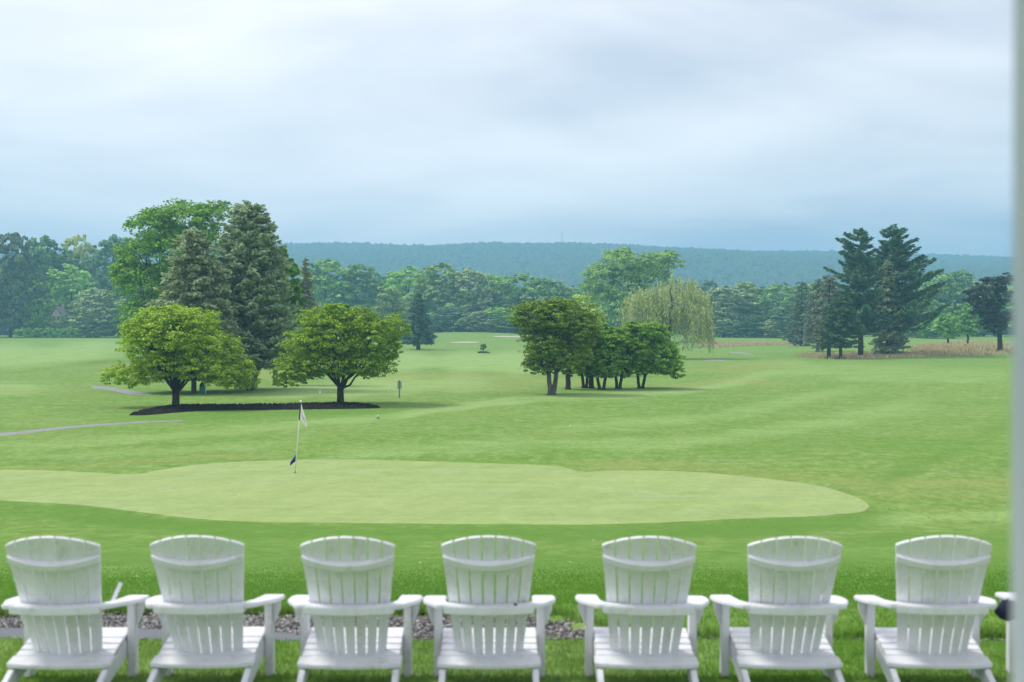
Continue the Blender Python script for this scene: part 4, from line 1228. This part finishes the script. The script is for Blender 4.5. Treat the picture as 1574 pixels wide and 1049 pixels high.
def fallen_leaf(u, v, size, label, group=None, seed=0):
    rg = np.random.default_rng(seed)
    b = G(u, v)
    V = [(0, -0.5, 0), (0.22, -0.25, 0.05), (0.42, 0.02, 0.10), (0.2, 0.1, 0.06), (0.12, 0.5, 0.02), (-0.12, 0.12, 0.05), (-0.40, 0.05, 0.12), (-0.24, -0.22, 0.04)]
    c = len(V); V.append((0, 0, -0.02))
    F = [(i, (i + 1) % c, c) for i in range(c)]
    me = mesh_py("fallen_leaf", [(p[0] * size, p[1] * size, p[2] * size) for p in V], F)
    o = link("fallen_leaf", me, M_leafpale, None, (b[0], b[1], b[2] + 0.035 * (1 if b[1] < 16 else 0.5)))
    o.rotation_euler = (rg.uniform(-0.3, 0.5), rg.uniform(-0.3, 0.3), rg.uniform(0, 6))
    so = o.modifiers.new("thick", 'SOLIDIFY'); so.thickness = 0.002
    tag(o, label, "leaf", group or "pale leaves fallen on the lawn")
fallen_leaf(874, 866, 0.10, "largest pale leaf on the lawn, between the fourth and fifth chair", seed=1)
fallen_leaf(210, 892, 0.08, "pale leaf on the lawn between the first and second chair", seed=2)
for i, (u, v, s_) in enumerate([(659, 861, 0.05), (646, 867, 0.05), (1066, 876, 0.05), (912, 832, 0.05), (900, 835, 0.05), (1119, 821, 0.05), (948, 805, 0.07), (1376, 915, 0.05), (1366, 782, 0.09), (1427, 797, 0.08), (244, 757, 0.10), (850, 745, 0.10), (876, 655, 0.2), (366, 762, 0.08), (1018, 745, 0.08)]):
    fallen_leaf(u, v, s_, "tiny pale leaf fallen on the grass", "tiny pale leaves scattered on the grass", seed=10 + i)
b = G(581, 644)
root = empty("sprinkler_head", tuple(b))
t1 = Tubes(); t1.add([(0, 0, 0), (0, 0, 0.10)], [0.08, 0.07], 12); link("collar", t1.mesh("sprinkler_collar"), M_post, root)
t1 = Tubes(); t1.add([(0, 0, 0.102), (0, 0, 0.2)], [0.035, 0.03], 10); link("nozzle", t1.mesh("sprinkler_nozzle"), M_pole, root)
tag(root, "small grey sprinkler head on the grass right of the flagstick", "sprinkler")

# ------------------------------------------------------------------ the white chairs
def slab(me_name, outline, z0, z1, bev=0.006):
    """a horizontal board: outline (x, y) extruded from z0 to z1 with eased edges"""
    bm = bmesh.new()
    A = [bm.verts.new((x, y, z0)) for x, y in outline]; B = [bm.verts.new((x, y, z1)) for x, y in outline]
    n = len(outline)
    bm.faces.new(A[::-1]); bm.faces.new(B)
    for i in range(n): bm.faces.new((A[i], A[(i + 1) % n], B[(i + 1) % n], B[i]))
    bmesh.ops.recalc_face_normals(bm, faces=bm.faces)
    if bev: bmesh.ops.bevel(bm, geom=[e_ for e_ in bm.edges if e_.calc_face_angle(0) > 0.5], offset=bev, segments=2, affect='EDGES', clamp_overlap=True)
    return bm_mesh(me_name, bm)

def bev_box(me_name, x0, x1, y0, y1, z0, z1, bev=0.005):
    return slab(me_name, [(x0, y0), (x1, y0), (x1, y1), (x0, y1)], z0, z1, bev)

TH = R(24)
BO = np.array([0, -0.085 + 0.031, 0.255 - 0.070])
BU = np.array([0, -math.sin(TH), math.cos(TH)])
BN = np.array([0, -math.cos(TH), -math.sin(TH)])
def half_w(s): return 0.204 + (0.285 - 0.204) * (s / 0.855)
def back_pt(x, s, off=0.0):
    k = x / half_w(s)
    return BO + BU * s + BN * (off - 0.066 * k * k) + np.array([x, 0, 0])

def make_chair():
    root = empty("adirondack_chair")
    NS = 7
    for i in range(NS):
        k0, k1 = -1 + 2 * i / NS, -1 + 2 * (i + 1) / NS
        rows = np.linspace(0.0, 1.0, 7)
        V, F = [], []
        cols = 4
        for side, off in ((0, 0.0), (1, 0.019)):
            for r_ in rows:
                for c in range(cols):
                    f = c / (cols - 1)
                    kk = k0 + (k1 - k0) * f
                    stop = 0.842 - 0.100 * kk * kk
                    s = stop * r_
                    g = 0.0046
                    x = kk * half_w(s)
                    if c == 0: x += g
                    if c == cols - 1: x -= g
                    # each slat is flat: curve only between slats
                    km = 0.5 * (k0 + k1)
                    fl = -0.066 * (k0 * k0 + (k1 * k1 - k0 * k0) * f)
                    V.append(BO + BU * s + BN * (off + fl) + np.array([x, 0, 0]))
        n1 = len(rows) * cols
        for r_ in range(len(rows) - 1):
            for c in range(cols - 1):
                a = r_ * cols + c
                F.append((a, a + 1, a + cols + 1, a + cols)); F.append((n1 + a, n1 + a + cols, n1 + a + cols + 1, n1 + a + 1))
        for r_ in range(len(rows) - 1):
            a = r_ * cols; F.append((a, a + cols, n1 + a + cols, n1 + a))
            a = r_ * cols + cols - 1; F.append((a + cols, a, n1 + a, n1 + a + cols))
        for c in range(cols - 1):
            F.append((c + 1, c, n1 + c, n1 + c + 1))
            a = (len(rows) - 1) * cols + c; F.append((a, a + 1, n1 + a + 1, n1 + a))
        link("back_slat", mesh_py("back_slat", V, F), M_chair, root)
    # curved rail high on the back
    V, F = [], []
    n = 21
    s0, s1 = 0.645, 0.687
    for i in range(n):
        k = -0.985 + 1.97 * i / (n - 1)
        x = k * half_w(0.666)
        inner = 0.0195 - 0.066 * k * k
        outer = inner + 0.016 + 0.032 * (1 - k * k)
        for s, o_ in ((s0, inner), (s0, outer - 0.003), (s0 + 0.003, outer), (s1 - 0.004, outer), (s1, outer - 0.005), (s1, inner)):
            V.append(BO + BU * s + BN * o_ + np.array([x, 0, 0]))
    for i in range(n - 1):
        for j in range(6):
            a = i * 6 + j; b_ = i * 6 + (j + 1) % 6
            F.append((a, b_, b_ + 6, a + 6))
    F.append(tuple(range(6))[::-1]); F.append(tuple((n - 1) * 6 + j for j in range(6)))
    link("upper_rail", mesh_py("upper_rail", V, F), M_chair, root)
    # rail across the back at arm height: inner edge hugs the slats, outer edge bows to the rear
    zt = 0.535
    sA = (zt - BO[2]) / BU[2]
    inner, outer = [], []
    for i in range(17):
        k = -1 + 2 * i / 16
        x = k * 0.262
        p = back_pt(max(min(x, half_w(sA) - 0.001), -half_w(sA) + 0.001), sA - 0.012, 0.022)
        inner.append((x, p[1] - 0.002)); outer.append((x, -0.280 - 0.050 * (1 - k * k) + 0.0))
    link("arm_rail", slab("arm_rail", outer + inner[::-1], 0.486, zt, 0.006), M_chair, root)
    for sg in (-1, 1):
        # arm: narrow at the rear, wide rounded paddle at the front
        o_ = [(0.232, -0.262), (0.238, -0.12), (0.262, 0.02), (0.262, 0.20), (0.262, 0.36), (0.275, 0.385), (0.375, 0.385), (0.392, 0.365), (0.402, 0.30), (0.402, 0.20), (0.395, 0.08), (0.372, -0.03), (0.345, -0.12), (0.325, -0.20), (0.31, -0.255), (0.29, -0.275), (0.25, -0.275)]
        o_ = [(sg * x, y) for x, y in o_]
        if sg < 0: o_ = o_[::-1]
        me = slab("arm", o_, 0.512, 0.538, 0.006)
        for v in me.vertices: v.co.z -= 0.065 * max(0.0, (v.co.y + 0.24) / 0.62)
        link("arm", me, M_chair, root)
        x0, x1 = sorted((sg * 0.290, sg * 0.338))
        link("front_leg", bev_box("front_leg", x0, x1, 0.215, 0.305, 0.0, 0.459), M_chair, root)
        # bracket under the arm, outside the leg
        bm = bmesh.new()
        pr = [(sg * 0.339, 0.458), (sg * 0.385, 0.458), (sg * 0.383, 0.41), (sg * 0.365, 0.36), (sg * 0.345, 0.315), (sg * 0.339, 0.312)]
        A = [bm.verts.new((x, 0.245, z)) for x, z in pr]; B = [bm.verts.new((x, 0.270, z)) for x, z in pr]
        bm.faces.new(A); bm.faces.new(B[::-1])
        for i in range(6): bm.faces.new((A[i], B[i], B[(i + 1) % 6], A[(i + 1) % 6]))
        link("arm_bracket", bm_mesh("arm_bracket", bm), M_chair, root)
        # rear leg: one long board from under the front of the seat to the ground behind
        bm = bmesh.new()
        pr = [(0.30, 0.250), (0.30, 0.13), (0.20, 0.125), (-0.49, 0.0), (-0.62, 0.0), (-0.61, 0.035), (-0.32, 0.112), (-0.255, 0.136), (-0.215, 0.152), (-0.05, 0.178), (0.12, 0.213)]
        x0, x1 = sorted((sg * 0.252, sg * 0.288))
        A = [bm.verts.new((x0, y, z)) for y, z in pr]; B = [bm.verts.new((x1, y, z)) for y, z in pr]
        bm.faces.new(A); bm.faces.new(B[::-1])
        for i in range(len(pr)): bm.faces.new((A[i], B[i], B[(i + 1) % len(pr)], A[(i + 1) % len(pr)]))
        bmesh.ops.recalc_face_normals(bm, faces=bm.faces)
        bmesh.ops.bevel(bm, geom=[e_ for e_ in bm.edges if e_.calc_face_angle(0) > 0.9], offset=0.004, segments=2, affect='EDGES', clamp_overlap=True)
        link("rear_leg", bm_mesh("rear_leg", bm), M_chair, root)
    # seat boards, rising to the front; the rear one is wide and bowed
    prof = [(0.335, 0.250), (0.245, 0.240), (0.155, 0.225), (0.065, 0.208), (-0.025, 0.191)]
    for (y, z) in prof:
        me = bev_box("seat_slat", -0.286, 0.286, -0.0415, 0.0415, 0.0, 0.022, 0.004)
        o = link("seat_slat", me, M_chair, root, (0, y - 0.03, z + 0.002)); o.rotation_euler = (R(9), 0, 0)
    outl = [(-0.300, -0.085), (0.300, -0.085), (0.302, -0.205), (0.20, -0.228), (0.0, -0.238), (-0.20, -0.228), (-0.302, -0.205)]
    outl = [(x, y + 0.16) for x, y in outl]
    o = link("rear_seat_board", slab("rear_seat_board", outl, 0.0, 0.026, 0.005), M_chair, root, (0, -0.16, 0.168)); o.rotation_euler = (R(9), 0, 0)
    return root

CD = 8.42     # distance of the row
chairs = [(104, 1.0, 0.0, "leftmost white adirondack chair, with a small white stick on its right arm", 1),
          (321, 0.0, 0.02, "weathered white adirondack chair, second from the left", 0),
          (541, 0.0, 0.0, "white adirondack chair, third from the left, its right arm touching the next chair", 0),
          (752, 0.0, 0.0, "white adirondack chair in the middle, dark spot on its arm rail", 0),
          (990, -0.5, 0.0, "white adirondack chair, fifth from the left", 0),
          (1206, 0.0, 0.0, "white adirondack chair, sixth from the left", 0),
          (1434, -3.0, 0.0, "rightmost fully seen white adirondack chair, beside the column", 0),
          (1657, -6.0, 0.05, "white adirondack chair almost hidden by the column, only an arm tip showing", 0)]
proto = make_chair()
for i, (u, rz, dyy, lab, _) in enumerate(chairs):
    c = proto if i == 0 else copy_tree(proto)
    d = CD + dyy
    x = (u - 787) / FPX * d
    c.location = (x, d, float(terrain(x, d)) + 0.004)
    q = np.random.default_rng(300 + i)
    c.rotation_euler = (R(q.uniform(-0.5, 0.3)), R(q.uniform(-0.6, 0.6)), R(rz + q.uniform(-0.9, 0.9)))
    tag(c, lab, "chair", "white chairs in a row facing the course")

# small stick on the first chair's arm, dark spot on the middle chair
c0 = proto.matrix_basis
bm = bmesh.new(); box(bm, -0.011, 0.011, -0.005, 0.005, 0.0, 0.115)
st = link("stick", bm_mesh("stick", bm), M_chair, None)
xw = -2.372
st.location = (xw, 8.43, 0.512); st.rotation_euler = (R(-14), R(22), 0)
tag(st, "small white stick poking up from the leftmost chair's right arm", "stick")
cm_ = (752 - 787) / FPX * CD
bm = bmesh.new(); bmesh.ops.create_uvsphere(bm, u_segments=10, v_segments=6, radius=0.012)
kn = link("pine_cone_scrap", bm_mesh("dark_scrap", bm), M_dark, None, (cm_ + 0.155, CD - 0.272, 0.545)); kn.scale = (1, 0.8, 0.7)
tag(kn, "dark scrap lying on the middle chair's arm rail", "scrap")
# dark bundle seen under the hidden chair's arm
def bundle():
    p = P(1550, 941, 8.55)
    bm = bmesh.new(); bmesh.ops.create_icosphere(bm, subdivisions=3, radius=1.0)
    for v in bm.verts:
        q = v.co.copy()
        k = 1 + 0.10 * math.sin(q.x * 5 + q.z * 4) + 0.06 * math.sin(q.y * 9 + q.z * 7)
        v.co = Vector((q.x * 0.075 * k, q.y * 0.06 * k, q.z * 0.055 * k * (1.25 if q.z > 0 else 0.9)))
    for f in bm.faces: f.smooth = True
    root = empty("cloth_bag", tuple(p))
    link("pouch", bm_mesh("bag_pouch", bm), M_navy, root)
    tb = Tubes(); tb.add([(-0.02, 0, 0.055), (-0.012, 0, 0.075), (0.012, 0, 0.075), (0.02, 0, 0.055)], [0.005] * 4, 6); link("loop", tb.mesh("bag_loop"), M_navy, root)
    tag(root, "dark navy bag hanging below the arm of the chair behind the column", "bag")
bundle()

# ------------------------------------------------------------------ porch the view is taken from
porch_floor = bev_box("porch_floor", -4, 4, -3.0, 1.95, 0.0, 0.55, 0.01)
pf = link("porch_floor", porch_floor, plain_mat("porch_boards", (0.30, 0.31, 0.32), (0.36, 0.37, 0.38), 6, 0.6)); tag(pf, kind="structure")
def column():
    cx, cy, hw = 0.606 + 0.11, 1.62, 0.11
    root = empty("porch_column", (cx, cy, 0.55))
    link("shaft", bev_box("column_shaft", -hw, hw, -hw, hw, 0.16, 2.62, 0.008), M_column, root)
    link("base", bev_box("column_base", -hw - 0.05, hw + 0.05, -hw - 0.05, hw + 0.05, 0.002, 0.158, 0.012), M_column, root)
    link("capital", bev_box("column_capital", -hw - 0.05, hw + 0.05, -hw - 0.05, hw + 0.05, 2.622, 2.75, 0.012), M_column, root)
    tag(root, "white square porch column at the right edge, close and out of focus", "column")
column()
pc = link("unseen_porch_roof", bev_box("unseen_porch_roof", -4.2, 4.2, -3.2, 2.15, 3.302, 3.5, 0.01), M_column); tag(pc, kind="structure")  # unseen roof, added to keep the column in shade

# ------------------------------------------------------------------ the air
HAZE = 5.6e-4
m, N, L, out = new_mat("haze_air")
pv = N.new("ShaderNodeVolumePrincipled")
pv.inputs["Color"].default_value = (0.33, 0.67, 1.0, 1)
pv.inputs["Absorption Color"].default_value = (0.0, 0.0, 0.0, 1)
pv.inputs["Density"].default_value = HAZE
pv.inputs["Anisotropy"].default_value = 0.15
L.new(pv.outputs[0], out.inputs["Volume"])
bm = bmesh.new(); box(bm, -2750, 2750, -400, 3150, -8.0, 175.0)
hz = link("haze", bm_mesh("haze", bm), m); tag(hz, kind="stuff")
